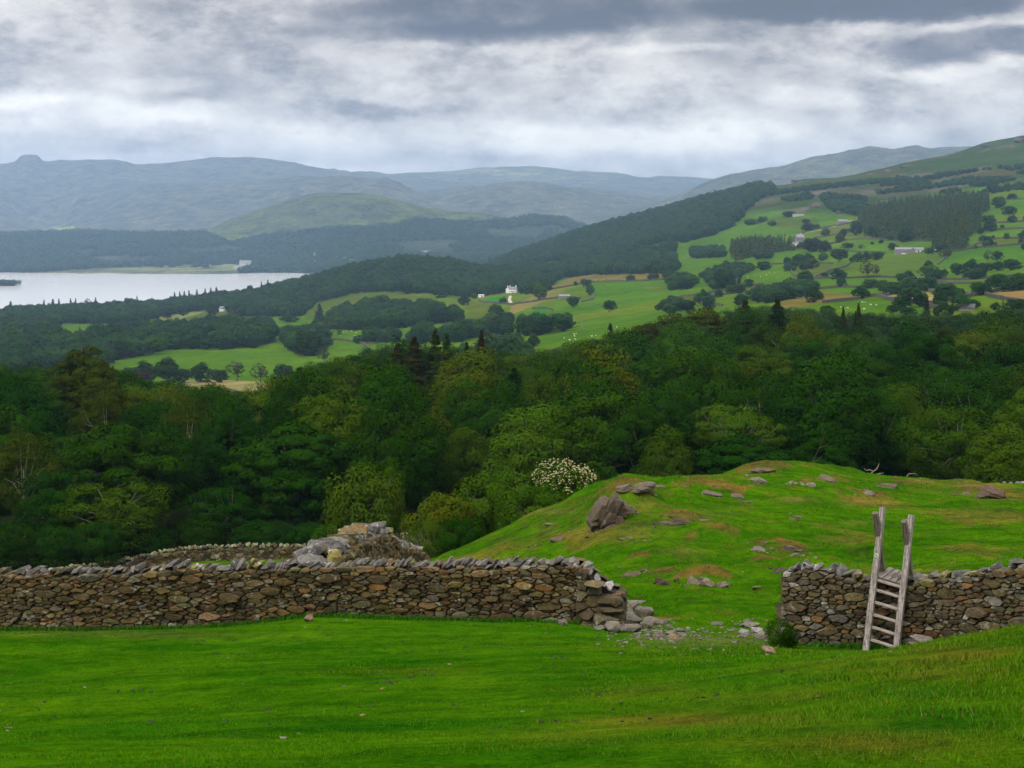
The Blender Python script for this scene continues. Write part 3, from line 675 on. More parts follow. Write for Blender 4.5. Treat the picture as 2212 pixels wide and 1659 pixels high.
def conifer_mesh(name, seed, R_, H, zb, nb, per, leaf, mat, droop=.25, taper=.85):
    r = np.random.default_rng(seed)
    z = zb+(H-zb)*np.sort(r.uniform(0, 1, nb))**1.05
    t = (z-zb)/(H-zb); L_ = R_*np.clip((1-t), .02, 1)**taper*r.uniform(.6, 1.12, nb)
    a = r.uniform(0, 6.283, nb)
    bi = np.repeat(np.arange(nb), per); s = r.uniform(.12, 1.0, nb*per)**.8
    dirx, diry = np.cos(a)[bi], np.sin(a)[bi]
    w = L_[bi]*.24*(1.1-s)+.05
    off = r.normal(size=nb*per)*w
    P = np.stack([dirx*L_[bi]*s-diry*off, diry*L_[bi]*s+dirx*off, z[bi]+L_[bi]*(.18*s-droop*s*s)+r.normal(size=nb*per)*leaf*.25], 1)
    Nn = np.stack([dirx*.5, diry*.5, np.ones(nb*per)], 1)+.55*unit(nb*per, r)
    V, Fq = leaf_quads(P, Nn, leaf, .5, r)
    ct = r.uniform(.75, 1.25, nb)[bi]*r.uniform(.75, 1.3, nb*per)
    return mesh_np(name, V, Fq, mat, np.repeat(np.stack([ct, ct, ct], 1), 4, 0))
def ctrunk(name, H, rad, col=(.07, .055, .045)):
    b = MB(); b.tube([(0, 0, -.6), (0, 0, H*.5), (0, 0, H*.96)], [rad, rad*.6, rad*.08], 7, col); return b.mesh(name, M_BARK, True)

TREE = {}
def mk_b(key, seed, R_, H, zb, nc, nl, leaf, shape, lob=.22, cfrac=.24, flat=.75, rad=.32, k=12, col=(.09, .075, .06), inner=320, mat=None):
    cm, cl = crown_mesh('crown', seed, R_, H, zb, nc, nl, leaf, mat or M_LEAF, shape, lob, cfrac, flat, inner=inner)
    TREE[key] = (cm, trunk_mesh('trunk', H, rad, cl, k, col, seed=seed), R_, H)
mk_b('oakA', 1, 5.6, 13, 1.2, 120, 165, .30, 'dome', .20)
mk_b('oakB', 2, 5.6, 13, 1.6, 105, 180, .31, 'dome', .30, .26)
mk_b('oakC', 3, 5.6, 13, 1.0, 130, 150, .29, 'round', .24, .22)
mk_b('sycA', 4, 6.0, 13, .8, 150, 170, .31, 'round', .15, .20, .62)
mk_b('sycB', 5, 6.0, 13, .8, 150, 170, .31, 'dome', .22, .20, .55)
mk_b('ash', 6, 5.0, 14, 2.2, 95, 150, .26, 'oval', .34, .24, .9, k=20)
mk_b('birch', 7, 3.8, 14, 2.0, 85, 150, .17, 'birch', .32, .22, 1.1, .10, 14, (.20, .19, .15), 60)
mk_b('flat', 8, 6.2, 12, 5.2, 75, 170, .26, 'dome', .22, .20, .42, .30, 40, (.10, .085, .07), 40)
mk_b('bush', 9, 2.6, 4.2, .1, 80, 150, .15, 'round', .30, .26, .8, .09, 22, inner=120)
mk_b('bushB', 10, 2.6, 4.2, .2, 60, 150, .13, 'vase', .42, .28, .9, .08, 40, (.14, .12, .10), 40)
TREE['larch'] = (conifer_mesh('crown', 11, 3.2, 16, 1.5, 260, 52, .34, M_LEAF, .12, .75), ctrunk('trunk', 16, .26), 3.2, 16)
TREE['spruce'] = (conifer_mesh('crown', 12, 3.0, 17, .8, 300, 50, .34, M_LEAF, .42, .9), ctrunk('trunk', 17, .26), 3.0, 17)
TREE['pine'] = (crown_mesh('crown', 13, 3.6, 15, 4.5, 70, 120, .30, M_LEAF, 'birch', .42, .27, .55, inner=80)[0], ctrunk('trunk', 14.5, .28, (.13, .075, .05)), 3.6, 15)
# lighter versions for trees a kilometre or more away
mk_b('midA', 21, 5.6, 12, .6, 60, 44, .80, 'dome', .26, .27, inner=60, k=5)
mk_b('midB', 22, 5.6, 12, .6, 55, 48, .80, 'round', .34, .28, inner=60, k=5)
mk_b('midC', 23, 5.2, 12, 2.0, 50, 44, .70, 'dome', .36, .27, .7, inner=40, k=10)
mk_b('midThin', 24, 4.2, 13, 2.4, 42, 26, .60, 'oval', .42, .25, .9, inner=8, k=26)
TREE['midCon'] = (conifer_mesh('crown', 25, 3.6, 18, .8, 120, 22, .85, M_LEAF, .35, .9), ctrunk('trunk', 18, .3), 3.6, 18)
TREE['midLimb'] = (crown_mesh('crown', 26, 5.4, 11, 2.6, 26, 30, .75, M_LEAF, 'dome', .4, .26, .5, inner=6)[0], TREE['flat'][1], 5.4, 11)

GREEN = {'dark': (0.0085,0.0425,0.0017), 'deep': (0.0119,0.0527,0.0017), 'mid': (0.0255,0.0723,0.0026), 'light': (0.0493,0.0978,0.0043), 'olive': (0.0553,0.0697,0.0026), 'yellow': (0.1105,0.1275,0.0102),
         'rust': (0.0467,0.0391,0.0043), 'brown': (0.0357,0.0255,0.0076), 'blue': (0.0119,0.0408,0.0051), 'grey': (0.0382,0.0638,0.0187), 'purple': (0.0255,0.0170,0.0153), 'leafy': (0.0306,0.0892,0.0043)}
NAMES = {'oakA': 'oak_tree', 'oakB': 'oak_tree', 'oakC': 'oak_tree', 'sycA': 'sycamore_tree', 'sycB': 'sycamore_tree', 'ash': 'ash_tree', 'birch': 'birch_tree', 'flat': 'oak_tree',
         'bush': 'bush', 'bushB': 'bush', 'larch': 'larch_tree', 'spruce': 'spruce_tree', 'pine': 'pine_tree', 'midA': 'broadleaf_tree', 'midB': 'broadleaf_tree', 'midC': 'broadleaf_tree',
         'midThin': 'broadleaf_tree', 'midCon': 'conifer_tree', 'midLimb': 'broadleaf_tree'}
TREES = []
GREEN = {k: (v[0]*.82, v[1]*.66, v[2]*.5) for k, v in GREEN.items()}; GREEN['yellow'] = (.028, .052, .003); GREEN['olive'] = (.020, .034, .0015); GREEN['rust'] = (.022, .027, .003); GREEN['brown'] = (.022, .020, .004)
def tree(key, p, Rw, Hh, color, label, group=None, rz=None, jitter=.18):
    cm, tm, R0, H0 = TREE[key]
    e = empty(NAMES[key], p, rng.uniform(0, 6.28) if rz is None else rz, (Rw/R0, Rw/R0, Hh/H0))
    c = np.array(GREEN[color] if isinstance(color, str) else color)*rng.uniform(1-jitter, 1+jitter)*np.array([rng.uniform(.85, 1.2), 1, 1])
    cr = obj('crown', cm, e); cr.color = (*c, 1)
    obj('trunk', tm, e)
    tag(e, label, 'bush' if 'bush' in key else 'tree', group)
    TREES.append(e); return e
def tree_uv(key, u, vtop, wpx, Y, color, label, group=None, **k):
    x = at(u, vtop, Y).x; z0 = h1(x, Y); zt = at(u, vtop, Y).z
    return tree(key, (x, Y, z0-.1), wpx/F*Y*.5*1.02, zt-z0, color, label, group, **k)

GN_ = 'trees of the wood behind the pasture'
FRONT = [
 ('birch', 45, 905, 190, 139, 'olive', 'olive loose-leaved tree with bare pale limbs at the far left end of the wood'),
 ('sycA', 250, 903, 290, 141, 'deep', 'big dark domed sycamore at the wood edge above the left half of the long wall'),
 ('ash', 262, 1035, 230, 131, 'mid', 'lower tree with lighter twig tips standing in front of the big left sycamore'),
 ('sycB', 640, 893, 320, 143, 'deep', 'broadest dark green domed sycamore, at the wood edge behind the thin walled pasture strip'),
 ('birch', 225, 812, 150, 176, 'olive', 'olive birch with white trunks showing, above the big left sycamore'),
 ('birch', 405, 826, 165, 163, 'olive', 'tall olive birch with a pale leaning trunk between the two big sycamores'),
 ('oakC', 120, 1010, 170, 133, 'dark', 'dark shaded tree at the wood edge just right of the far left limbs'),
 ('ash', 500, 1040, 170, 138, 'dark', 'dark narrow tree in the shade between the two big sycamores'),
 ('bush', 775, 1000, 205, 96, 'yellow', 'yellow-green scrubby thorn tree with bare lower twigs beside the ruined wall stump'),
 ('ash', 825, 990, 110, 99, 'leafy', 'fresh green rounded sapling tree behind the yellow-green thorn'),
 ('bush', 820, 1118, 60, 90, 'yellow', 'small yellow-leaved bush peeping over the right end of the ruined wall stump'),
 ('bush', 710, 1125, 100, 95, 'leafy', 'low bright green bush at the foot of the yellow-green thorn'),
 ('bush', 965, 1055, 170, 92, 'light', 'tall mid green bush with bare stems on the left flank of the knoll'),
 ('bushB', 930, 1120, 110, 84, 'leafy', 'lower leafy bush hanging over the grass at the foot of the knoll'),
 ('bush', 1075, 1005, 200, 95, 'leafy', 'dense dark green shrub mass left of the white-flowering elder'),
 ('bush', 1270, 1012, 130, 93, 'leafy', 'green shrub just right of the white-flowering elder'),
 ('bush', 1000, 1110, 130, 84, 'dark', 'dark low shrub under the tall bush on the knoll flank'),
 ('bush', 1150, 1035, 170, 88, 'leafy', 'dark low shrub below the white-flowering elder'),
 ('bush', 30, 1120, 130, 122, 'dark', 'dark undergrowth bush at the far left behind the long wall'),
 ('bush', 120, 1130, 140, 123, 'dark', 'second dark undergrowth bush from the left behind the long wall'),
 ('bush', 215, 1120, 130, 124, 'dark', 'third dark undergrowth bush from the left behind the long wall'),
 ('bush', 310, 1130, 120, 131, 'dark', 'fourth dark undergrowth bush, where the far mossy wall starts'),
 ('bush', 430, 1115, 140, 134, 'dark', 'dark bush behind the far mossy wall, left of centre'),
 ('bush', 560, 1120, 150, 135, 'dark', 'dark bush behind the far mossy wall under the broadest sycamore'),
 ('bush', 665, 1125, 110, 135, 'dark', 'dark bush at the right end of the far mossy wall'),
 ('bush', -60, 1110, 150, 122, 'dark', 'dark bush just beyond the left edge of the view'),
 ('oakC', 1300, 838, 270, 142, 'mid', 'large finely textured oak above the white-flowering elder'),
 ('oakA', 1140, 905, 150, 150, 'mid', 'round mid green oak left of the large finely textured oak'),
 ('flat', 1590, 862, 250, 141, 'leafy', 'flat-topped oak with dark open limbs behind the top of the knoll'),
 ('sycB', 1600, 925, 270, 134, 'dark', 'dark layered sycamore directly behind the knoll top'),
 ('sycA', 1770, 935, 170, 132, 'dark', 'dark sycamore split by a pale bare limb, right of the knoll top'),
 ('oakB', 1440, 935, 140, 131, 'mid', 'mid green oak just left of the dark layered sycamore'),
 ('oakB', 1900, 870, 190, 146, 'deep', 'deep green oak above the bare forked branch on the skyline of the knoll'),
 ('oakA', 2060, 880, 230, 149, 'deep', 'broad deep green oak between the forked branch and the right-edge oak'),
 ('oakB', 2165, 925, 190, 112, 'leafy', 'brighter green oak reaching in from the right edge above the walled rocks'),
 ('larch', 1822, 822, 95, 172, 'brown', 'brown dying conifer among green crowns above the knoll'),
 ('oakA', 1735, 672, 125, 262, 'light', 'bright round pale green tree standing proud of the canopy at right'),
 ('oakA', 905, 905, 180, 150, 'deep', 'deep green oak behind the fresh green sapling tree'),
 ('oakB', 1010, 935, 150, 146, 'mid', 'mid green oak above the tall bush on the knoll flank'),
 ('pine', 175, 732, 105, 205, 'olive', 'dark ragged pine rising above the skyline of the wood at left'),
 ('pine', 205, 775, 90, 190, 'olive', 'lower ragged pine right beside the tall left pine'),
 ('larch', 940, 712, 70, 262, 'olive', 'olive larch, leftmost spire of the conifers above mid wood'),
 ('larch', 965, 722, 60, 268, 'mid', 'green larch just right of the leftmost larch spire'),
 ('spruce', 1040, 714, 66, 255, 'brown', 'slim brownish spruce standing alone above the middle of the wood'),
 ('larch', 895, 728, 90, 262, 'rust', 'rust-tinged larch leaning left of the larch spires'),
 ('larch', 858, 742, 76, 258, 'rust', 'rusty larch at the left foot of the larch group'),
 ('spruce', 1008, 740, 56, 262, 'dark', 'dark spruce between the larches and the slim brownish spruce'),
 ('spruce', 1320, 700, 30, 420, 'dark', 'small dark spruce poking above the wood below the grazed hill'),
 ('pine', 1460, 668, 90, 330, 'rust', 'reddish ragged pine at the left end of the high canopy'),
 ('pine', 1530, 655, 100, 330, 'olive', 'dark olive pine on the high canopy right of the reddish pine'),
 ('larch', 1610, 650, 90, 335, 'olive', 'olive larch with horizontal boughs on the high canopy'),
 ('larch', 1680, 648, 90, 335, 'dark', 'dark larch left of the bright round pale tree'),
 ('pine', 1395, 690, 80, 300, 'rust', 'rust brown pine low at the left shoulder of the high canopy'),
 ('spruce', 1855, 655, 44, 330, 'olive', 'olive spruce spire on the wood top below the round hayfield'),
 ('spruce', 1822, 662, 36, 335, 'rust', 'small rust spruce left of the olive spire'),
 ('spruce', 1848, 672, 22, 330, 'dark', 'thin dark spruce at the foot of the olive spire'),
]
for (key, u, v, w_, Y, cn, lb) in FRONT:
    if key in ('larch', 'spruce', 'pine'): w_ *= 1.45
    tree_uv(key, u, v, w_, Y, cn, lb, GN_, jitter=.06)

SK = np.array([(-400,800),(0,792),(130,788),(260,806),(330,818),(420,838),(560,846),(600,838),(640,800),(700,780),(760,770),(800,752),(850,745),(960,745),(1000,762),(1060,760),(1150,762),(1230,748),(1300,732),(1400,700),(1480,678),(1560,668),(1700,664),(1800,672),(1900,680),(2000,682),(2100,676),(2212,664),(2700,650)], float)
fixed = [(e.location.x, e.location.y, e.scale.x*5.0) for e in TREES if e.location.y > 125]
PT = []
FX = np.array(fixed)
def near_ok(x, y, r):
    if len(FX):
        if (np.hypot(FX[:, 0]-x, FX[:, 1]-y) < .72*(FX[:, 2]+r)).any(): return False
    if PT:
        A = np.array(PT[-900:])
        if (np.hypot(A[:, 0]-x, A[:, 1]-y) < .97*(A[:, 2]+r)).any(): return False
    return True
nfail = 0
while nfail < 700 and len(PT) < 1300:
    y = 133+ (470-133)*rng.uniform()**1.0; x = rng.uniform(-.40, .42)*y
    r_ = rng.choice([3.6, 4.4, 5.2, 6.0], p=[.15, .30, .33, .22])*rng.uniform(.9, 1.1)
    u = CX+F*x/(y*1.015)
    Hh = 5.8+r_*1.4+rng.uniform(-1.8, 2.2)
    z0 = h1(x, y); vt = project(x, y, z0+Hh)[1]; sk = np.interp(u, SK[:, 0], SK[:, 1])+rng.uniform(0, 10)
    if vt < sk:
        zt = at(u, sk, y).z; Hh = zt-z0
        if Hh < 7.0: nfail += .3; continue
    # keep the sight lines to the listed edge trees open
    if y < 146 and u < 760: nfail += .2; continue
    if not near_ok(x, y, r_): nfail += 1; continue
    nfail = 0; PT.append((x, y, r_, Hh, z0, u, float(project(x, y, z0+Hh)[1])))
print('fill trees', len(PT))
PT.sort(key=lambda p: p[1])
inframe = [p for p in PT if -60 < p[5] < 2272]
N_IND = 205
ind = set(id(p) for p in inframe[:N_IND])
ROWN = ['front', 'second', 'third', 'fourth', 'fifth', 'sixth', 'seventh', 'eighth']
ORD = ['first', 'second', 'third', 'fourth', 'fifth', 'sixth', 'seventh', 'eighth', 'ninth', 'tenth', 'eleventh', 'twelfth', 'thirteenth', 'fourteenth', 'fifteenth', 'sixteenth', 'seventeenth', 'eighteenth', 'nineteenth', 'twentieth']
ORD += ['twenty-'+o for o in ORD[:9]]+['thirtieth']+['thirty-'+o for o in ORD[:9]]+['fortieth']
near_rows = {}
sel = [p for p in inframe[:N_IND]]
nrow = 7
for k in range(nrow):
    ch = sorted(sel[k*len(sel)//nrow:(k+1)*len(sel)//nrow], key=lambda p: p[5])
    for j, p in enumerate(ch): near_rows[id(p)] = (k, j)
SHAPE = {'oakA': 'domed', 'oakB': 'lumpy', 'oakC': 'rounded', 'sycA': 'dense domed', 'sycB': 'broad layered', 'ash': 'tall loose', 'birch': 'feathery', 'larch': 'spiky'}
CW = {'dark': 'dark green', 'deep': 'deep green', 'mid': 'mid green', 'light': 'light green', 'olive': 'olive', 'rust': 'rust-tinged', 'leafy': 'fresh green'}
stuffpts = []
for p in PT:
    x, y, r_, Hh, z0, u, vt = p
    if id(p) in ind:
        key = rng.choice(['oakA', 'oakB', 'oakC', 'sycA', 'sycB', 'ash', 'birch', 'larch'], p=[.2, .2, .2, .1, .1, .1, .07, .03])
        cn = rng.choice(['dark', 'deep', 'mid', 'light', 'olive', 'rust', 'leafy'], p=[.20, .33, .32, .06, .03, .005, .055])
        k, j = near_rows[id(p)]
        lb = f"{CW[cn]} {SHAPE[key]} {'larch' if key=='larch' else 'birch' if key=='birch' else 'crown'}, {ORD[j]} from the left in the {ROWN[k]} row of the wood"
        tree(key, (x, y, z0-.1), r_*1.12, Hh*1.02, cn, lb, GN_)
    else: stuffpts.append(p)

# scattered masses: one object each, its trees placed by a node group
def gn_scatter(name, pts, protos, label=None):
    """pts: (x, y, z, rot, sx, sz, variant)"""
    A = np.array(pts, float)
    me = bpy.data.meshes.new(name); me.vertices.add(len(A)); me.vertices.foreach_set('co', A[:, :3].astype(np.float32).ravel())
    for nm, ty, arr in (('rot', 'FLOAT_VECTOR', np.stack([A[:, 3]*0, A[:, 3]*0, A[:, 3]], 1)), ('scl', 'FLOAT_VECTOR', np.stack([A[:, 4], A[:, 4], A[:, 5]], 1))):
        at_ = me.attributes.new(nm, ty, 'POINT'); at_.data.foreach_set('vector', arr.astype(np.float32).ravel())
    at_ = me.attributes.new('var', 'INT', 'POINT'); at_.data.foreach_set('value', A[:, 6].astype(np.int32))
    o = obj(name, me)
    g = bpy.data.node_groups.new(name, 'GeometryNodeTree')
    g.interface.new_socket('Geometry', in_out='INPUT', socket_type='NodeSocketGeometry'); g.interface.new_socket('Geometry', in_out='OUTPUT', socket_type='NodeSocketGeometry')
    N = g.nodes; Lk = g.links.new
    gi = N.new('NodeGroupInput'); go = N.new('NodeGroupOutput'); jn = N.new('GeometryNodeJoinGeometry')
    na = {}
    for nm, ty in (('rot', 'FLOAT_VECTOR'), ('scl', 'FLOAT_VECTOR'), ('var', 'INT')):
        n = N.new('GeometryNodeInputNamedAttribute'); n.data_type = ty; n.inputs['Name'].default_value = nm; na[nm] = n.outputs['Attribute']
    e2r = N.new('FunctionNodeEulerToRotation'); Lk(na['rot'], e2r.inputs[0])
    for i, ms in enumerate(protos):
        src = bpy.data.objects.new('source', ms)
        oi = N.new('GeometryNodeObjectInfo'); oi.inputs['Object'].default_value = src; oi.inputs['As Instance'].default_value = True
        ip = N.new('GeometryNodeInstanceOnPoints'); cmp_ = N.new('FunctionNodeCompare'); cmp_.data_type = 'INT'; cmp_.operation = 'EQUAL'
        ins = [s for s in cmp_.inputs if s.type == 'INT']; Lk(na['var'], ins[0]); ins[1].default_value = i
        Lk(gi.outputs[0], ip.inputs['Points']); Lk(cmp_.outputs[0], ip.inputs['Selection']); Lk(oi.outputs['Geometry'], ip.inputs['Instance'])
        Lk(e2r.outputs[0], ip.inputs['Rotation']); Lk(na['scl'], ip.inputs['Scale']); Lk(ip.outputs[0], jn.inputs[0])
    Lk(jn.outputs[0], go.inputs[0])
    md = o.modifiers.new('scatter', 'NODES'); md.node_group = g
    tag(o, kind='stuff')
    return o
def copym(me, mat):
    m = me.copy(); m.materials.clear(); m.materials.append(mat); return m
NEARP = [copym(TREE[k][0], M_LEAF_R) for k in ('oakA', 'oakB', 'oakC', 'ash')]
gn_scatter('broadleaf_woodland', [(p[0], p[1], p[4]-.1, rng.uniform(0, 6.28), p[2]*1.12/5.5, p[3]*1.02/13.2, rng.integers(0, 4)) for p in stuffpts], NEARP)

# mid-distance single trees: (u, v of foot, width px, height px, kind, colour, label)
def m3(cx, cy, w_, h_): return (1458+cx*.3418, 243+cy*.3418, w_*.3418, h_*.3418)
def m2(cx, cy, w_, h_): return (702+cx*.3418, 243+cy*.3418, w_*.3418, h_*.3418)
def m1(cx, cy, w_, h_): return (cx*.3418, 243+cy*.3418, w_*.3418, h_*.3418)
GM = 'trees among the walled fields'
MID = [
 (m3(1172,1178,108,75),'midA','dark','round dark tree at the wall corner left of the pale hayfield'),
 (m3(1675,1228,96,98),'midA','dark','darkest round tree standing between the two pale hayfields'),
 (m3(1930,1155,120,85),'midB','deep','left of two leaning thorn trees on the wall by the brown hayfield'),
 (m3(2045,1120,98,72),'midC','deep','right of two leaning thorn trees on the wall by the brown hayfield'),
 (m3(1975,1150,60,50),'midB','dark','small dark tree squeezed between the two leaning thorns'),
 (m3(1032,1052,95,62),'midA','dark','dark domed tree alone in the olive field left of the double pale tree'),
 (m3(825,1078,112,75),'midA','deep','upper round tree of the pair on the curving field wall'),
 (m3(835,1140,125,75),'midB','deep','lower round tree of the pair on the curving field wall'),
 (m3(880,1200,120,80),'midA','blue','bushy tree at the left end of the tan hay strip'),
 (m3(415,1216,98,66),'midA','dark','dark domed tree below the long olive strip field'),
 (m3(205,1255,80,80),'midC','blue','bluish tree over the lowest curved wall'),
 (m3(312,1117,135,125),'midB','blue','tall round bluish tree below the sunlit sheep field'),
 (m3(467,1105,48,32),'midA','dark','tiny dark bush on the wall under the sheep field'),
 (m3(175,1140,26,26),'midB','mid','tiny round bush alone on the upper olive field'),
 (m3(560,996,92,56),'midB','dark','low dark trees clump at the end of the straight field wall'),
 (m3(710,960,52,44),'midA','dark','small dark tree left end of the row above the curved wall'),
 (m3(780,956,82,62),'midB','deep','second tree of the row above the curved wall'),
 (m3(845,941,62,48),'midA','dark','third tree of the row above the curved wall'),
 (m3(862,986,90,72),'midB','grey','greyish tree hanging below the row above the curved wall'),
 (m3(935,936,70,48),'midA','leafy','fresh green low tree right of the row above the curved wall'),
 (m3(1035,946,112,86),'midC','blue','large rounded tree in the emerald field'),
 (m3(1117,948,34,34),'midB','dark','little dark bush right of the large tree in the emerald field'),
 (m3(1158,946,64,58),'midA','deep','left tree of the trio below the farm wall'),
 (m3(1208,942,48,62),'midA','dark','middle narrow tree of the trio below the farm wall'),
 (m3(1272,930,92,52),'midB','deep','right tree of the trio below the farm wall'),
 (m3(1215,1048,72,105),'midThin','grey','tall pale airy ash, left of two in the olive field'),
 (m3(1272,1042,40,80),'midThin','grey','slim pale airy ash, right of two in the olive field'),
 (m3(1096,866,78,44),'midC','deep','low spreading tree on the upper farm wall'),
 (m3(1175,868,40,34),'midThin','grey','small pale airy tree right of the low spreading tree'),
 (m3(1042,822,62,58),'midA','mid','tree left of the plantation foot'),
 (m3(1145,775,74,90),'midB','blue','tall tree at the left corner of the plantation'),
 (m3(1258,790,76,72),'midB','blue','dark tree standing out of the plantation foot'),
 (m3(1312,786,82,62),'midC','leafy','lighter spreading tree at the plantation foot'),
 (m3(1060,790,50,50),'midA','blue','small tree above the low spreading tree'),
 (m3(1455,818,106,76),'midA','dark','wide dark tree hanging from the plantation over the farm field'),
 (m3(1375,868,66,42),'midA','dark','dark tree beside the stone farm'),
 (m3(2115,662,96,72),'midC','dark','dark spreading tree alone high in the top right field'),
 (m3(1982,704,84,56),'midB','deep','upper tree on the wall corner right of the plantation'),
 (m3(1992,752,86,66),'midA','blue','lower tree on the wall corner right of the plantation'),
 (m3(1932,768,42,38),'midA','dark','small dark bush between plantation and the upper wall'),
 (m3(2045,602,84,72),'midB','deep','tree just above the upper right wall end'),
 (m3(2010,512,84,62),'midB','blue','round tree crowning the plantation top'),
 (m3(2205,880,44,56),'midC','blue','small tree at the right edge on the bright field'),
 (m3(1972,950,50,76),'midThin','grey','pale airy ash standing over the right hedge'),
 (m3(2040,946,68,72),'midC','blue','green tree standing over the right hedge'),
 (m3(2025,838,20,18),'midA','mid','tiny bush alone on the upper right wall'),
 (m3(1900,862,18,22),'midA','dark','tiny upright bush left of the alone bush on the upper right wall'),
 (m3(1895,1053,78,68),'midC','mid','umbrella-shaped tree below the right hedge'),
 (m3(1600,1054,118,92),'midC','leafy','big pale green tree above the small stone barn'),
 (m3(1600,985,62,46),'midA','dark','dark tree right above the big pale green tree'),
 (m3(1480,1072,62,72),'midB','blue','dark bushy tree left of the small stone barn'),
 (m3(1720,925,44,58),'midThin','grey','pale airy tree where the walls meet right of the farm'),
 (m3(1785,1026,90,74),'midB','deep','first tall tree of the right hedge'),
 (m3(1870,1018,84,86),'midA','dark','second tall tree of the right hedge'),
 (m3(1700,1036,50,44),'midA','deep','small hedge tree left end of the right hedge'),
 (m3(1960,1005,90,56),'midB','blue','third tree of the right hedge'),
 (m3(2040,1000,90,56),'midA','dark','fourth tree of the right hedge'),
 (m3(2130,996,110,70),'midB','dark','fifth dark tree of the right hedge by the edge'),
 (m3(1380,1275,82,60),'midC','deep','dark spreading tree just above the wood below the long wall'),
 (m3(1470,1275,110,44),'midB','deep','low tree right of the dark spreading tree above the wood'),
 (m3(1590,1312,74,118),'midCon','blue','tall bluish conifer above the wood below the two hayfields'),
 (m3(1660,1300,60,62),'midB','blue','round tree right of the tall bluish conifer'),
 (m3(1735,1295,60,76),'midB','deep','tree second right of the tall bluish conifer'),
 (m3(1885,1240,96,52),'midA','dark','dark domed tree over the slate-roofed barn'),
 (m3(2025,1250,60,48),'midA','deep','small dome tree below the brown hayfield'),
 (m3(2072,1232,20,50),'midCon','dark','thin dark spire below the brown hayfield'),
 (m3(2150,1262,130,84),'midB','blue','wide tree at the right edge below the brown hayfield'),
 (m3(960,1280,90,60),'midB','blue','bluish tree at the left foot of the grazing field'),
 (m3(720,850,30,40),'midB','deep','small tree beside the tall-chimneyed stone house'),
 (m3(865,880,120,90),'midB','blue','big tree left of the road bend'),
 (m3(940,880,64,60),'midA','blue','tree right of the big tree by the road bend'),
 (m3(835,750,70,54),'midB','blue','round tree on the rough hill above the stone house'),
 (m3(615,715,56,28),'midA','deep','low dark bush on the rough pasture left of the road'),
 (m3(825,696,50,22),'midA','deep','small dark bush pair below the crag'),
 (m3(720,658,80,36),'midB','blue','dark thicket below the red crag'),
 (m2(1360,1182,88,104),'midB','leafy','tall fresh green double tree at the foot of the tan slope'),
 (m2(1677,1152,52,62),'midB','leafy','small round tree inside the curved wall of the green hill field'),
 (m2(1572,1238,84,76),'midC','deep','spreading tree below the curved wall'),
 (m2(1795,1262,84,76),'midC','dark','dark tree on the right below the green hill field'),
 (m2(515,1145,100,78),'midB','blue','round tree at the edge of the hill wood above the olive strip'),
 (m2(728,1170,120,90),'midA','deep','large round tree left of the white house lawn'),
 (m2(945,1178,40,38),'midA','leafy','small round tree beside the white shed'),
 (m2(1015,1160,70,80),'midC','leafy','fresh tree between shed and white house'),
 (m2(1240,1145,50,44),'midB','deep','bushy garden tree right of the white house'),
 (m2(1085,1330,100,120),'midB','blue','tall dark twin tree in the middle valley'),
 (m2(1140,1395,60,90),'midA','dark','narrow dark tree right of the twin tree'),
 (m2(1220,1490,80,140),'midCon','blue','tall broad conifer rising before the grazed hill'),
 (m2(1320,1480,80,74),'midA','blue','dark round tree right of the broad conifer'),
 (m2(1800,1376,36,44),'midCon','dark','little dark conifer on the grazed hill above the wood'),
 (m2(92,1428,28,66),'midThin','leafy','slim young tree standing alone in the sheep field'),
 (m2(880,1220,70,62),'midA','dark','dark tree at the right end of the middle copse'),
 (m2(880,1140,10,70),'midThin','grey','thin grey leafless-looking tree at the hill wood edge'),
 (m1(960,1528,150,112),'midC','leafy','broad oak with visible trunk on the near edge of the big green field'),
 (m1(1000,1500,110,90),'midB','leafy','lighter tree just behind the broad field-edge oak'),
 (m1(1950,1538,170,160),'midB','blue','big round tree at the right of the green field'),
 (m1(2050,1582,70,90),'midThin','grey','pale leafless-looking tree beside the big round field tree'),
 (m1(730,1560,140,120),'midB','blue','large dark tree at the left edge of the big green field'),
 (m1(870,1310,60,50),'midA','blue','small tree left of the strip meadow'),
 (m1(1065,1312,60,60),'midC','blue','tree in the strip meadow left of the white cottage'),
 (m1(1155,1285,62,52),'midB','blue','round tree in front of the white cottage meadow'),
 (m1(1345,1282,76,70),'midB','blue','round tree left of the white cottage'),
 (m1(1460,1300,54,60),'midThin','grey','bare greyish tree before the white cottage'),
 (m1(600,1378,50,66),'midCon','blue','dark conifer in the small bright meadow'),
 (m1(505,1388,30,34),'midCon','dark','tiny dark conifer left of the meadow conifer'),
 (m1(1830,1325,120,40),'midA','blue','low trees at the foot of the hill wood'),
 (m1(2020,1330,110,110),'midCon','dark','dark pyramidal yew beside the copse'),
 (m1(2080,1390,90,80),'midThin','grey','pale ghostly tree right of the pyramidal yew'),
]
def tree_foot(m, key, cn, lb, g=GM, ymin=560):
    (u, vf, wp, hp) = m
    p = ground_hit(u, vf, ymin)
    s = p.y/F
    return tree(key, (p.x, p.y, p.z-.2), wp*s*.5*1.16, hp*s*1.08+.3, cn, lb, g, jitter=.08)
for (m, key, cn, lb) in MID: tree_foot(m, key, cn, lb)
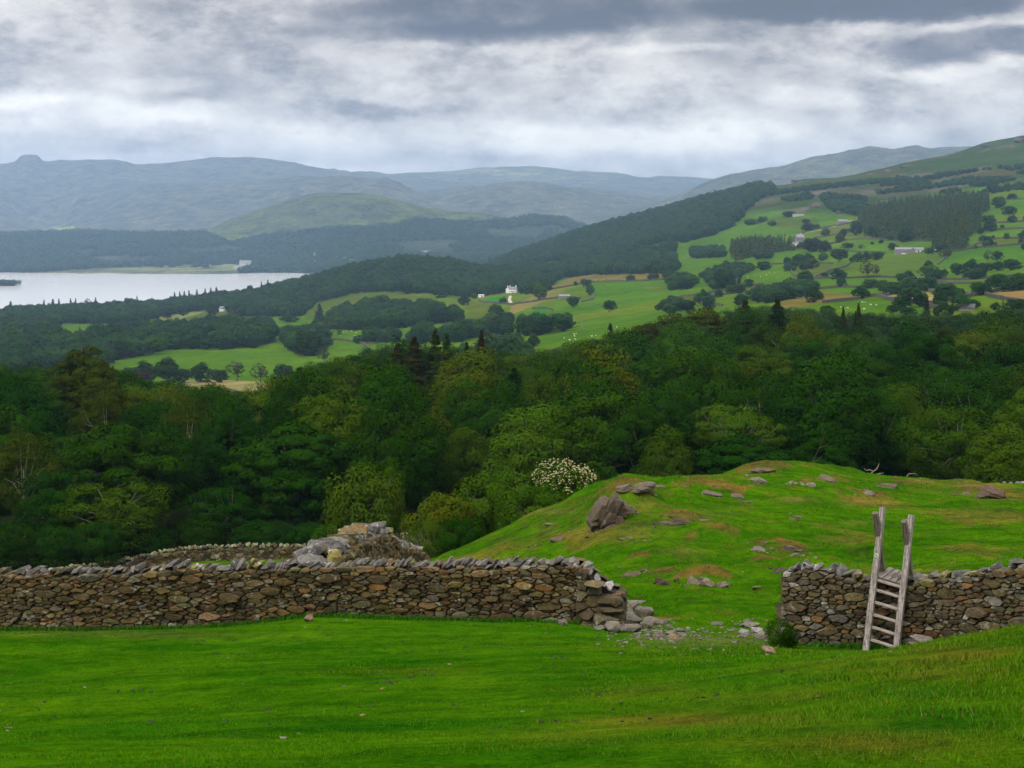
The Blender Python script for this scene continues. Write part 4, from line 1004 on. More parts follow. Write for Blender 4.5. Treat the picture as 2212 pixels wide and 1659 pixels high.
# bottom of the big green field: trees in front of it
for (cx, cy, w_, h_, key, cn, lb) in [(830,205,110,100,'midB','blue','left tree of the dark clump below the big green field'),(920,205,130,130,'midA','blue','tallest dome of the dark clump below the big green field'),(905,210,110,80,'midB','purple','dark purple copper beech in front of the clump'),
    (1060,205,170,150,'midA','blue','broad bluish dome right of the copper beech'),(1150,205,100,90,'midB','blue','right shoulder tree of the dark clump'),(1270,205,130,120,'midA','blue','round dark tree right of the gap below the green field'),(1385,205,110,85,'midB','blue','low dark tree left of the bare-trunked oak'),
    (1498,196,110,124,'midLimb','leafy','open oak with bare trunk and spreading limbs before the green field'),(1648,209,90,120,'midThin','grey','pale ghostly tree alone before the green field'),(1800,215,130,130,'midC','blue','leaning leafy tree at the right end of the brown field')]:
    tree_foot((cx*.3418, 756+cy*.3418, w_*.3418, h_*.3418), key, cn, lb)
# lakeside conifers
GL = 'conifers standing against the lake'
k = 0
for (u, v, w_, h_, key, lb) in [(28,682,22,34,'midCon','solitary dark conifer at the far left lake edge'),(119,668,20,40,'midCon','tall conifer, left of the pair against the lake'),(132,668,14,40,'midCon','thin conifer, right of the pair against the lake'),(100,668,14,28,'midCon','short conifer left of the lake pair'),
    (157,668,14,26,'midCon','first of two small conifers right of the lake pair'),(168,668,14,26,'midCon','second of two small conifers right of the lake pair'),(192,668,14,28,'midThin','airy pine alone against the water'),(211,668,14,28,'midCon','small dark conifer right of the airy pine'),
    (300,650,14,34,'midCon','conifer left of the round lakeside tree'),(282,655,20,18,'midB','dark round tree standing against the lake'),(381,634,16,24,'midCon','leftmost conifer of the lakeside cluster'),(392,634,14,26,'midCon','second conifer of the lakeside cluster'),(402,632,14,28,'midCon','third conifer of the lakeside cluster'),(412,632,14,32,'midCon','fourth conifer of the lakeside cluster'),
    (429,630,15,38,'midCon','fifth conifer of the lakeside cluster'),(447,628,14,36,'midCon','sixth conifer of the lakeside cluster'),(459,628,14,32,'midCon','seventh conifer of the lakeside cluster'),(471,628,20,40,'midCon','tallest and rightmost conifer of the lakeside cluster'),
    (543,616,14,18,'midB','round-headed pine on the wooded shore ridge'),(568,612,12,22,'midCon','first pointed conifer on the wooded shore ridge'),(582,612,14,18,'midCon','second, squatter conifer on the wooded shore ridge')]:
    Y = 2400 if u < 350 else 2340
    x = (u-CX)/F*Y*1.005; z0 = h1(x, Y)
    vt = v-h_; zt = at(u, vt, Y).z
    tree(key, (x, Y, z0-.5), w_*Y/F*.62, min(max(zt-z0, 10), 21), 'blue' if 'B' in key else 'dark', lb, GL)
for (cx, cy, h_) in [(1410,765,36),(1390,765,28),(1430,760,30),(1465,750,30),(1545,730,24),(1580,725,18),(1120,900,50),(1140,870,60),(1100,890,40),(1190,860,40),(1160,850,30),(1000,900,30),(1240,960,60),(1090,960,50),(1130,960,46),(1040,960,44),(1190,960,40)]:
    k += 1
    tree_foot(m2(cx, cy, 24 if h_ > 34 else 30, h_*1.15), 'midCon', 'dark', f'dark conifer, {ORD[k-1]} of the spires on the ridge meeting the far valley', 'conifer spires on the right ridge', 1500)

# wooded masses
LOW = []
for i in range(4):
    LOW.append(crown_mesh('crown', 60+i, 5.4, 11, -.3, 26, 24, 1.25, M_LEAF_F, 'dome' if i % 2 else 'round', .34, .30, inner=14)[0])
FARM = [crown_mesh('crown', 70+i, 5.4, 10, -1, 14, 12, 2.1, M_LEAF_F, 'round', .34, .34, inner=6)[0] for i in range(3)]
LOWC = [conifer_mesh('crown', 80+i, 3.0, 13, .3, 60, 12, 1.0, M_LEAF_C, .3, .9) for i in range(2)]
MIDP = [copym(TREE[k][0], M_LEAF_F) for k in ('midA', 'midB', 'midC')]
def scatter_region(polys, ya, yb, sp, keep=None, lo=2, hi=9):
    n = int((yb-ya)/sp)+1; out = []
    for i in range(n):
        y = ya+i*sp; w0 = .42*y; xs = np.arange(-w0, w0, sp)
        xx = xs+rng.uniform(-.45, .45, len(xs))*sp; yv = y+rng.uniform(-.45, .45, len(xs))*sp
        out.append(np.stack([xx, yv], 1))
    A = np.concatenate(out); z = height(A[:, 0], A[:, 1]); u, v = project(A[:, 0], A[:, 1], z)
    ua, va = project(A[:, 0], A[:, 1], z+lo); ub, vb = project(A[:, 0], A[:, 1], z+hi)
    m = np.zeros(len(A), bool)
    for P_ in polys: m |= inpoly(ua, va, P_) & inpoly(ub, vb, P_)
    m &= z > .6
    if keep is not None: m &= keep(A[:, 0], A[:, 1], u, v, z)
    return np.concatenate([A[m], z[m][:, None]], 1)
def mass(name, A, protos, R0, H0, r=(4.2, 6.6), h=(9, 15), nv=None):
    n = len(A); rr = rng.uniform(r[0], r[1], n); hh = h[0]+(h[1]-h[0])*(.4*rng.uniform(0, 1, n)+.6*(rr-r[0])/(r[1]-r[0]))
    nv = nv or len(protos)
    gn_scatter(name, np.stack([A[:, 0], A[:, 1], A[:, 2]-.4, rng.uniform(0, 6.28, n), rr/R0, hh/H0, rng.integers(0, nv, n)], 1), protos)
    print(name, n)
names = {'west': 'lakeside_woodland', 'middle': 'valley_woodland', 'slope': 'hillside_woodland', 'clumps': 'hedgerow_woodland'}
for k_, nm in names.items():
    ps, a, b, sp = WOODS[k_]
    A = scatter_region(ps, a, b, sp*(1.0 if k_ != 'clumps' else .9), lo=1, hi=5 if k_ == 'clumps' else 9)
    mass(nm, A, MIDP if k_ != 'slope' else [copym(TREE['midA'][0], M_LEAF_F), copym(TREE['midB'][0], M_LEAF_F)], 5.5, 12, ((4.8, 8.2) if k_ != 'slope' else (5.5, 9.5)) if k_ != 'clumps' else (4.4, 8.0), (8, 17) if k_ != 'clumps' else (6.5, 11))
ps, a, b, sp = WOODS['plantation']; A = scatter_region(ps, a, b, 7.5, lo=2, hi=12)
mass('conifer_plantation', A, LOWC, 3.0, 13, (3.2, 4.6), (13, 18))
A = scatter_region([SCRUB, c3((900,480),(1200,500),(1240,560),(920,540)), c3((640,520),(860,480),(900,540),(700,560)), c3((560,470),(2260,300),(2260,380),(1300,440),(600,520))], 1900, 3300, 9.5, lambda x, y, u, v, z: fbm(x/120, y/160, 3, 101) > -.22)
mass('fellside_scrub', A, LOW, 5.4, 11, (2.6, 5.5), (4, 9))
A = scatter_region([FORESTP], 4400, 6900, 23, lambda x, y, u, v, z: (~inpoly(u, v, PATCH[-2][0])) & ((u > 470) | (v > 496)) & (fbm(x/260, y/260, 3, 103) > -.32))
mass('far_shore_forest', A, FARM, 5.4, 10, (9, 17), (12, 24))
# shoreline trees along the far meadow and the island
def line_trees(pts, n):
    pass
A = []
for (u, v, s) in [(375,577,11),(385,575,10),(420,578,12),(432,576,9),(445,578,12),(300,576,10),(330,574,11),(345,577,9),(465,573,12),(475,572,10),(505,570,10),(245,577,11),(203,578,10),(228,575,9),(535,574,8),(556,577,12),(570,574,12),(585,578,12),(600,576,12),(615,578,12),(640,576,12),(560,568,12),(310,570,10),(360,568,12),(400,570,12),(480,565,12),(270,572,10)]:
    p = ground_hit(u, v, 4300); 
    for j in range(3): 
        x = p.x+rng.uniform(-8, 8); y = p.y+rng.uniform(-8, 8); A.append((x, y, max(h1(x, y), .5)))
mass('shoreline_trees', np.array(A), FARM, 5.4, 10, (7, 11), (10, 15))
# island
p = Vector(((14-CX)/F*3700, 3700, 0)); ib = MB(); ring = 40
vs_ = [Vector((p.x, p.y, 2.2))]
for rr_, zz_ in ((.6, 1.6), (1.0, -1.2)):
    for j in range(ring):
        a = j/ring*6.283; q_ = 1+.18*math.sin(3*a+1)+.1*math.sin(7*a); vs_.append(Vector((p.x+math.cos(a)*28*rr_*q_, p.y+math.sin(a)*40*rr_*q_, zz_)))
fs_ = [(0, 1+j, 1+(j+1) % ring) for j in range(ring)]+[(1+j, 1+ring+j, 1+ring+(j+1) % ring, 1+(j+1) % ring) for j in range(ring)]
ib.add(vs_, fs_, (.05, .05, .04)); tag(ib.build('island', M_FIELD, None, True), kind='structure')
A = [(p.x+rng.uniform(-26, 26), p.y+rng.uniform(-34, 34), 1.5) for _ in range(46)]
mass('island_trees', np.array(A), LOW, 5.4, 11, (4.5, 7), (9, 15))
# ------------------------------------------------------------------ stones and walls
def hull_rock(sx, sy, sz, seed, n=15, M=None, pos=(0, 0, 0)):
    r = np.random.default_rng(seed)
    P = r.normal(size=(n, 3)); P /= np.abs(P).max(1, keepdims=True)**.75*np.linalg.norm(P, axis=1, keepdims=True)**.25
    P *= r.uniform(.82, 1.0, (n, 1))*np.array([sx, sy, sz])*.5
    bm = bmesh.new(); vv = [bm.verts.new(p) for p in P]
    try: bmesh.ops.convex_hull(bm, input=vv)
    except Exception: pass
    bmesh.ops.delete(bm, geom=[v for v in bm.verts if not v.link_faces], context='VERTS')
    bm.verts.index_update()
    vs = [v.co.copy() for v in bm.verts]; fs = [tuple(v.index for v in f.verts) for f in bm.faces]; bm.free()
    if M is not None: vs = [M @ p for p in vs]
    vs = [p+Vector(pos) for p in vs]
    return vs, fs
def ico(sub):
    bm = bmesh.new(); bmesh.ops.create_icosphere(bm, subdivisions=sub, radius=1); V = np.array([v.co[:] for v in bm.verts]); Fq = np.array([[v.index for v in f.verts] for f in bm.faces]); bm.free(); return V, Fq
ICO = {k: ico(k) for k in (3, 4, 5)}
def n3(P, s, seed):
    return (fbm(P[:, 0]*s+P[:, 2]*s*.7, P[:, 1]*s-P[:, 2]*s*.6, 4, seed)+fbm(P[:, 1]*s+3, P[:, 2]*s+P[:, 0]*.4*s, 4, seed+9))*.5
def boulder(seed, size, sub=4, cuts=11, col=(.2, .18, .16), layer=None, rough=.10):
    r = np.random.default_rng(seed); V, Fq = ICO[sub]; V = V.copy()
    for _ in range(cuts):
        n = unit(1, r)[0]
        if layer is not None and r.uniform() < .5: n = np.array(layer)/np.linalg.norm(layer)*r.choice([-1, 1])+r.normal(size=3)*.18; n /= np.linalg.norm(n)
        d = r.uniform(.45, .82); k = V@n; m = k > d; V[m] -= np.outer(k[m]-d, n)*.93
    V = V*(1+rough*n3(V, 2.2, seed)[:, None]*2+rough*.5*n3(V, 7, seed+3)[:, None])
    if layer is not None:
        n = np.array(layer)/np.linalg.norm(layer); k = V@n; V += np.outer(.035*np.sign(np.sin(k*26+2*n3(V, 1.5, seed+5)))*np.clip(np.abs(np.sin(k*26)), .2, 1), n)*.0
        rad = V-np.outer(k, n); V -= rad*(.06*(np.sin(k*24+3*n3(V, 1.4, seed+6)) > .55))[:, None]
    V = V*np.array(size)*.5
    ct = 1+.25*n3(V/np.max(size), 6, seed+1)
    return V, Fq, np.array(col)[None]*ct[:, None]
def add_boulder(name, p, size, seed, rz, label, cat, sub=4, sink=.2, mat=None, col=(.2, .18, .16), layer=None, rot=(0, 0), group=None, cuts=11, rough=.1):
    V, Fq, c = boulder(seed, size, sub, cuts+6, col, layer, rough)
    M = np.array(Matrix.Rotation(rz, 3, 'Z') @ Matrix.Rotation(rot[0], 3, 'X') @ Matrix.Rotation(rot[1], 3, 'Y'))
    V = V@M.T
    V[:, 2] -= V[:, 2].min()+sink*size[2]
    o = obj(name, mesh_np(name, V, Fq, mat or M_ROCK, c, False)); o.location = p
    return tag(o, label, cat, group)

def voronoi(s0, s1, z0, z1, r0, r1, ax, seed, rects=()):
    """irregular fitted cells on a wall face; ax = how much longer than high the stones are"""
    r = np.random.default_rng(seed); W_ = (s1-s0)/ax; H_ = z1-z0
    pts = np.zeros((0, 2)); rad = np.zeros(0)
    target = int(W_*H_/(math.pi*((r0+r1)*.42)**2)*30)
    for q_ in range(target):
        rr = r0+(r1-r0)*r.uniform()**2.2; p = np.array([r.uniform(0, W_), r.uniform(0, H_)])
        if len(pts) and (np.hypot(*(pts-p).T) < (rad+rr)*.86).any(): continue
        pts = np.vstack([pts, p]); rad = np.append(rad, rr)
    cells = []
    for i in range(len(pts)):
        d2 = ((pts-pts[i])**2).sum(1); near = np.argsort(d2)[1:22]
        R_ = .6; cx0, cy0 = pts[i]; x0_, x1_, y0_, y1_ = max(cx0-R_, 0), min(cx0+R_, W_), max(cy0-R_, 0), min(cy0+R_, H_)
        poly = [np.array(q_) for q_ in ((x0_, y0_), (x1_, y0_), (x1_, y1_), (x0_, y1_))]
        for j in near:
            n = pts[j]-pts[i]; dd = n@n
            t = .5+.5*(rad[i]**2-rad[j]**2)/dd; c0 = pts[i]+n*t; out = []
            for a in range(len(poly)):
                A, B = poly[a], poly[(a+1) % len(poly)]; ka, kb = (A-c0)@n, (B-c0)@n
                if ka <= 0: out.append(A)
                if (ka < 0) != (kb < 0) and ka != kb: out.append(A+(B-A)*ka/(ka-kb))
            poly = out
            if len(poly) < 3: break
        if len(poly) < 3: continue
        P = np.array(poly); P[:, 0] *= ax; P += np.array([s0, z0]); cells.append(P)
    return cells
PAL_L = [((0.090,0.063,0.020), 5), ((0.071,0.049,0.016), 5), ((0.052,0.040,0.015), 4), ((0.094,0.083,0.052), 2.4), ((0.112,0.056,0.013), .8), ((0.195,0.187,0.129), .35), ((0.071,0.065,0.024), 2.4), ((0.101,0.065,0.029), 2.2)]
PAL_G = [((0.096,0.081,0.050), 4), ((0.115,0.105,0.079), 2.6), ((0.081,0.059,0.026), 4.5), ((0.115,0.059,0.018), 1.3), ((0.062,0.047,0.024), 3.5), ((0.215,0.207,0.176), .35), ((0.089,0.074,0.031), 2)]
def pick(pal, r):
    w_ = np.array([p[1] for p in pal]); c = np.array(pal[r.choice(len(pal), p=w_/w_.sum())][0]); return c*r.uniform(.55, 1.45)*np.array([1, r.uniform(.94, 1.06), r.uniform(.9, 1.1)])
class Path:
    def __init__(s, nodes):         # nodes: (x, y, zbase, ztop)
        s.N = np.array(nodes, float); d = np.hypot(*np.diff(s.N[:, :2], axis=0).T); s.S = np.concatenate([[0], np.cumsum(d)]); s.L = s.S[-1]
    def at(s, t):
        t = min(max(t, 0), s.L); return np.array([np.interp(t, s.S, s.N[:, i]) for i in range(4)])
    def nrm(s, t):
        a, b = s.at(max(t-.35, 0)), s.at(min(t+.35, s.L)); d = b[:2]-a[:2]; d /= np.hypot(*d); return np.array([d[1], -d[0]]), d
def dry_wall(name, label, nodes, thick, r0, r1, ax, seed, pal, cope=(.34, .15), group=None, capcol=(.27,.262,.27), capr=(.8, 1.25), ends=(False, False), back=True, topgap=.10, lean=1):
    r = np.random.default_rng(seed); pa = Path(nodes); w = empty(name, (pa.N[0, 0], pa.N[0, 1], pa.N[0, 2])); O = np.array(w.location)
    tag(w, label, 'wall', group)
    zlo, zhi = pa.N[:, 2].min()-.15, pa.N[:, 3].max()
    def emit(b, cells, fn, inside, dmin=.02, dmax=.115, ztop=lambda s: 1e9):
        for P in cells:
            c = P.mean(0)
            if not inside(c[0], c[1]): continue
            zt_ = ztop(c[0]); P = P.copy(); P[:, 1] = np.minimum(P[:, 1], zt_); c = P.mean(0)
            A = .5*abs(np.sum(P[:, 0]*np.roll(P[:, 1], -1)-np.roll(P[:, 0], -1)*P[:, 1]))
            if A < .0012: continue
            # add midpoints to long edges, jitter
            Q = []
            for i in range(len(P)):
                a, b2 = P[i], P[(i+1) % len(P)]; L_ = np.hypot(*(b2-a)); Q.append(a)
                if L_ > .09: Q.append((a+b2)/2+r.normal(size=2)*L_*.06)
            P = np.array(Q); sz = math.sqrt(A)
            gap = 1-min(.019/sz, .2)
            d = r.uniform(dmin, dmax)*min(1.3, .5+sz*3.2); tl = r.normal(size=2)*.22
            col = pick(pal, r); k = len(P); vs = []
            rings = ((.86, -.14), (gap, -.012), (gap*.965, d*.72), (gap*.86, d*.97))
            for sc, dp in rings:
                for p in P:
                    q_ = c+(p-c)*sc; dd = dp + (tl@(q_-c) if dp > 0 else 0)+(r.uniform(-.007, .007) if dp > 0 else 0); vs.append(Vector(fn(q_[0], q_[1], dd)))
            vs.append(Vector(fn(c[0], c[1], d*1.02)))
            fs = []
            for m in range(3):
                for i in range(k): fs.append((m*k+i, m*k+(i+1) % k, (m+1)*k+(i+1) % k, (m+1)*k+i))
            for i in range(k): fs.append((3*k+i, 3*k+(i+1) % k, 4*k))
            b.add(vs, fs, tuple(col))
    def face(side):
        def fn(s, z, dd):
            a = pa.at(s); n, _ = pa.nrm(s); hh = np.clip((z-a[2])/max(a[3]-a[2], .2), 0, 1); off = (thick*.5*(1-.28*hh)+dd)*side
            wob = .05*math.sin(s*1.3+seed)+.03*math.sin(s*3.7+z*3)
            return (a[0]+n[0]*(off+wob)-O[0], a[1]+n[1]*(off+wob)-O[1], z-O[2])
        return fn
    ins = lambda s, z: pa.at(s)[2]-.12 < z < pa.at(s)[3]-topgap and 0 <= s <= pa.L
    b = MB(); zt_f = lambda s: pa.at(s)[3]-topgap+.03
    emit(b, voronoi(0, pa.L, zlo, zhi, r0, r1, ax, seed), face(1), ins, ztop=zt_f)
    if back: emit(b, voronoi(0, pa.L, zlo, zhi, r1*1.1, r1*1.6, ax, seed+1), face(-1), ins, ztop=zt_f)
    for e_, side in ((ends[0], 0), (ends[1], 1)):
        if not e_: continue
        s_ = 0 if side == 0 else pa.L; a = pa.at(s_); n, dr = pa.nrm(s_); sg = -1 if side == 0 else 1
        def fe(s, z, dd, a=a, n=n, dr=dr, sg=sg):
            hh = np.clip((z-a[2])/max(a[3]-a[2], .2), 0, 1); o_ = s*(1-.28*hh)
            return (a[0]+n[0]*o_+dr[0]*sg*(dd+.02)-O[0], a[1]+n[1]*o_+dr[1]*sg*(dd+.02)-O[1], z-O[2])
        emit(b, voronoi(-thick/2, thick/2, a[2]-.1, a[3]-topgap, r1*.7, r1*1.15, ax*.8, seed+5+side), fe, lambda s, z: True)
    b.build('stonework', M_STONE, w)
    # core
    cb = MB(); ss = np.arange(0, pa.L+.01, .4); rows = []
    vs = []
    for s in ss:
        a = pa.at(s); n, _ = pa.nrm(s)
        for sd, zz_ in ((1, 0), (1, 1), (-1, 1), (-1, 0)):
            o_ = thick*.5*(1 if zz_ == 0 else .74)-.055; wob = .05*math.sin(s*1.3+seed)
            z = a[2]-.3 if zz_ == 0 else a[3]-topgap-.03
            vs.append(Vector((a[0]+n[0]*(o_*sd+wob)-O[0], a[1]+n[1]*(o_*sd+wob)-O[1], z-O[2])))
    m = len(ss); fs = [(4*i+j, 4*(i+1)+j, 4*(i+1)+(j+1) % 4, 4*i+(j+1) % 4) for i in range(m-1) for j in range(4)]+[(0, 1, 2, 3), (4*m-4, 4*m-1, 4*m-2, 4*m-3)]
    cb.add(vs, fs); cb.build('core', M_CORE, w)
    # cope stones: leaning slabs
    cp_ = MB(); s = .08; i = 0
    while s < pa.L-.05:
        a = pa.at(s); n, dr = pa.nrm(s); L_ = cope[0]*r.uniform(*capr); T_ = cope[1]*r.uniform(.8, 1.7); ang = R(r.uniform(34, 68))*lean*(1 if r.uniform() < .8 else -1); L_ *= r.uniform(.75, 1.15)
        if r.uniform() < .28: ang = R(r.uniform(74, 92)); 
        vs, fs = hull_rock(T_, thick*.82*r.uniform(.75, 1.05), L_, seed*100+i, 17)
        M = Matrix.Rotation(math.atan2(dr[1], dr[0])+r.uniform(-.15, .15), 3, 'Z') @ Matrix.Rotation(ang, 3, 'Y') @ Matrix.Rotation(r.uniform(-.2, .2), 3, 'X')
        hz_ = abs(math.cos(ang))*L_*.5+abs(math.sin(ang))*T_*.5
        z = a[3]-topgap-.07+hz_*.85+r.uniform(-.02, .02)
        wob = .05*math.sin(s*1.3+seed)
        vs = [M @ p + Vector((a[0]+n[0]*wob-O[0], a[1]+n[1]*wob-O[1], z-O[2])) for p in vs]
        g = r.uniform(.65, 1.25); cc = np.array(capcol)*g if r.uniform() < .75 else pick(pal, r)*1.1
        if r.uniform() < .04: cc = np.array((.15, .135, .03))
        cp_.add(vs, fs, tuple(cc))
        s += max(T_/max(math.cos(ang), .35)*.56, .07) if abs(ang) < 1.1 else L_*.55
        i += 1
    cp_.build('coping', M_COPE, w)
    return w, pa
def nodes_uv(L):
    """(u, v base, v top, distance) -> world nodes"""
    out = []
    for (u, vb, vt, Y) in L:
        p = at(u, (vb+vt)/2, Y); out.append((p.x, Y, min(at(u, vb, Y).z, h1(p.x, Y)+.05), at(u, vt, Y).z))
    return out
LEFT = [(-520,1372,1240,37.5),(-250,1366,1236,36.5),(0,1362,1229,35.6),(150,1367,1226,35.2),(290,1368,1224,35.0),(400,1364,1216,34.9),(480,1352,1216,34.8),(560,1345,1214,34.7),(640,1338,1212,34.6),(700,1333,1214,34.5),(800,1335,1212,34.3),(900,1337,1212,34.1),(1000,1340,1209,33.9),(1080,1342,1211,33.7),(1180,1345,1207,33.4),(1240,1347,1206,33.3),(1262,1348,1212,33.25)]
w1, pa1 = dry_wall('dry_stone_wall', 'long brown dry stone wall running from the left edge to the gap', nodes_uv(LEFT), .72, .026, .105, 2.9, 3, PAL_L, (.25, .10), None, capcol=(.105,.098,.088), ends=(False, True))
# broken stepped end of the long wall
END = [(1255,1348,1212,33.28),(1274,1348,1230,33.2),(1290,1348,1250,33.15),(1316,1349,1266,33.1),(1338,1349,1274,33.05)]
w2, pa2 = dry_wall('wall_end', 'stepped broken end of the long wall with big square footing stones', nodes_uv(END), .74, .075, .14, 1.6, 5, PAL_G, (.14, .16), None, capr=(.7, 1.0), ends=(False, True), topgap=.03, lean=1)
for (u, v, sx, sz, dy, sd, lb) in [(1318,1296,.62,.22,-.22,301,'big pale block topping the broken end of the long wall'),(1322,1316,.60,.20,-.24,302,'big brown block second from the top of the broken wall end'),(1310,1336,.62,.24,-.26,303,'big mossy footing block in the broken wall end'),(1285,1262,.46,.13,-.2,304,'long thin slab sticking out over the broken wall end')]:
    p = at(u, v, 33.0+dy); vs, fs = hull_rock(sx, .6, sz, sd, 26); b = MB(); b.add(vs, fs, tuple(pick(PAL_G, np.random.default_rng(sd))))
    o = b.build('wall_block', M_STONE); o.location = p; o.rotation_euler = (0, 0, -.06); tag(o, lb, 'stone')
RIGHT = [(1702,1374,1224,31.0),(1722,1375,1218,30.9),(1745,1376,1216,30.8),(1790,1379,1222,30.6),(1830,1384,1232,30.45),(1880,1388,1240,30.3),(1935,1389,1244,30.05),(1990,1389,1240,29.8),(2040,1388,1238,29.6),(2090,1388,1226,29.3),(2150,1388,1220,28.9),(2212,1388,1210,28.5),(2330,1388,1200,27.7),(2480,1388,1190,26.9)]
w3, pa3 = dry_wall('dry_stone_wall', 'grey and rust dry stone wall behind the ladder stile, running to the right edge', nodes_uv(RIGHT), .72, .028, .110, 2.4, 8, PAL_G, (.26, .11), None, capcol=(.095, .09, .08), ends=(True, False))
w3.name = 'dry_stone_wall.001'
# ruined stump of wall behind the long wall
RUIN = [(668,1300,1206,36.2),(700,1300,1196,38.0),(735,1300,1176,41.0),(772,1280,1158,44.5),(800,1270,1149,47.0),(828,1265,1160,49.0),(850,1262,1186,51.0)]
w4, pa4 = dry_wall('ruined_wall', 'lichen-crusted ruined wall stump rising behind the middle of the long wall', nodes_uv(RUIN), 1.15, .05, .13, 1.3, 12, PAL_L, (.34, .30), None, capcol=(.12, .115, .11), capr=(.8, 1.5), ends=(False, True), topgap=.06)
RUIN2 = [(850,1262,1184,52),(875,1255,1181,54),(898,1250,1192,56),(905,1250,1204,57)]
w5, pa5 = dry_wall('ruined_wall', 'low dark tumbled continuation right of the ruined wall stump', nodes_uv(RUIN2), .8, .06, .13, 1.3, 14, PAL_L, (.3, .2), None, capcol=(.16, .155, .15), ends=(True, True), topgap=.05)
SEC = [(60,1268,1240,118),(200,1252,1222,122),(290,1236,1208,125),(345,1222,1194,127),(400,1216,1186,129),(460,1213,1182,130),(520,1213,1180,130),(600,1214,1179,130),(660,1215,1180,130),(720,1215,1180,130)]
w6, pa6 = dry_wall('dry_stone_wall', 'thin distant mossy wall along the dark foot of the wood at left', nodes_uv(SEC), .7, .10, .20, 1.7, 16, PAL_L, (.40, .30), None, capcol=(.17, .17, .09), back=False)
SEC2 = [(820,1205,1165,126),(860,1190,1158,122),(900,1184,1152,118),(940,1180,1148,114)]
w7, pa7 = dry_wall('dry_stone_wall', 'short piece of far wall between the ruined stump and the knoll bushes', nodes_uv(SEC2), .7, .10, .20, 1.7, 18, PAL_G, (.40, .30), None, capcol=(.2, .19, .1), back=False)
# big lichened lumps capping the ruin
for i, (u, v, Y, s_, lb) in enumerate([(668,1208,35.9,(1.0,.8,.42),'flat lichen-white slab at the left foot of the ruined wall stump'),(700,1196,37.6,(.95,.8,.38),'pale lichened slab low on the ruined wall stump'),(742,1176,41.2,(1.1,.9,.45),'pale lichened slab halfway up the ruined wall stump'),(786,1154,45.2,(1.1,.9,.55),'lichened capstone at the top of the ruined wall stump'),(725,1200,36.0,(.62,.5,.40),'yellow-lichened stone where the ruined stump meets the long wall')]):
    add_boulder('capstone', tuple(at(u, v, Y)-Vector((0, 0, s_[2]*.55))), s_, 400+i, .3*i, lb, 'stone', 4, 0, M_COPE, (.13, .125, .12) if i < 4 else (.20, .17, .05), rough=.16)

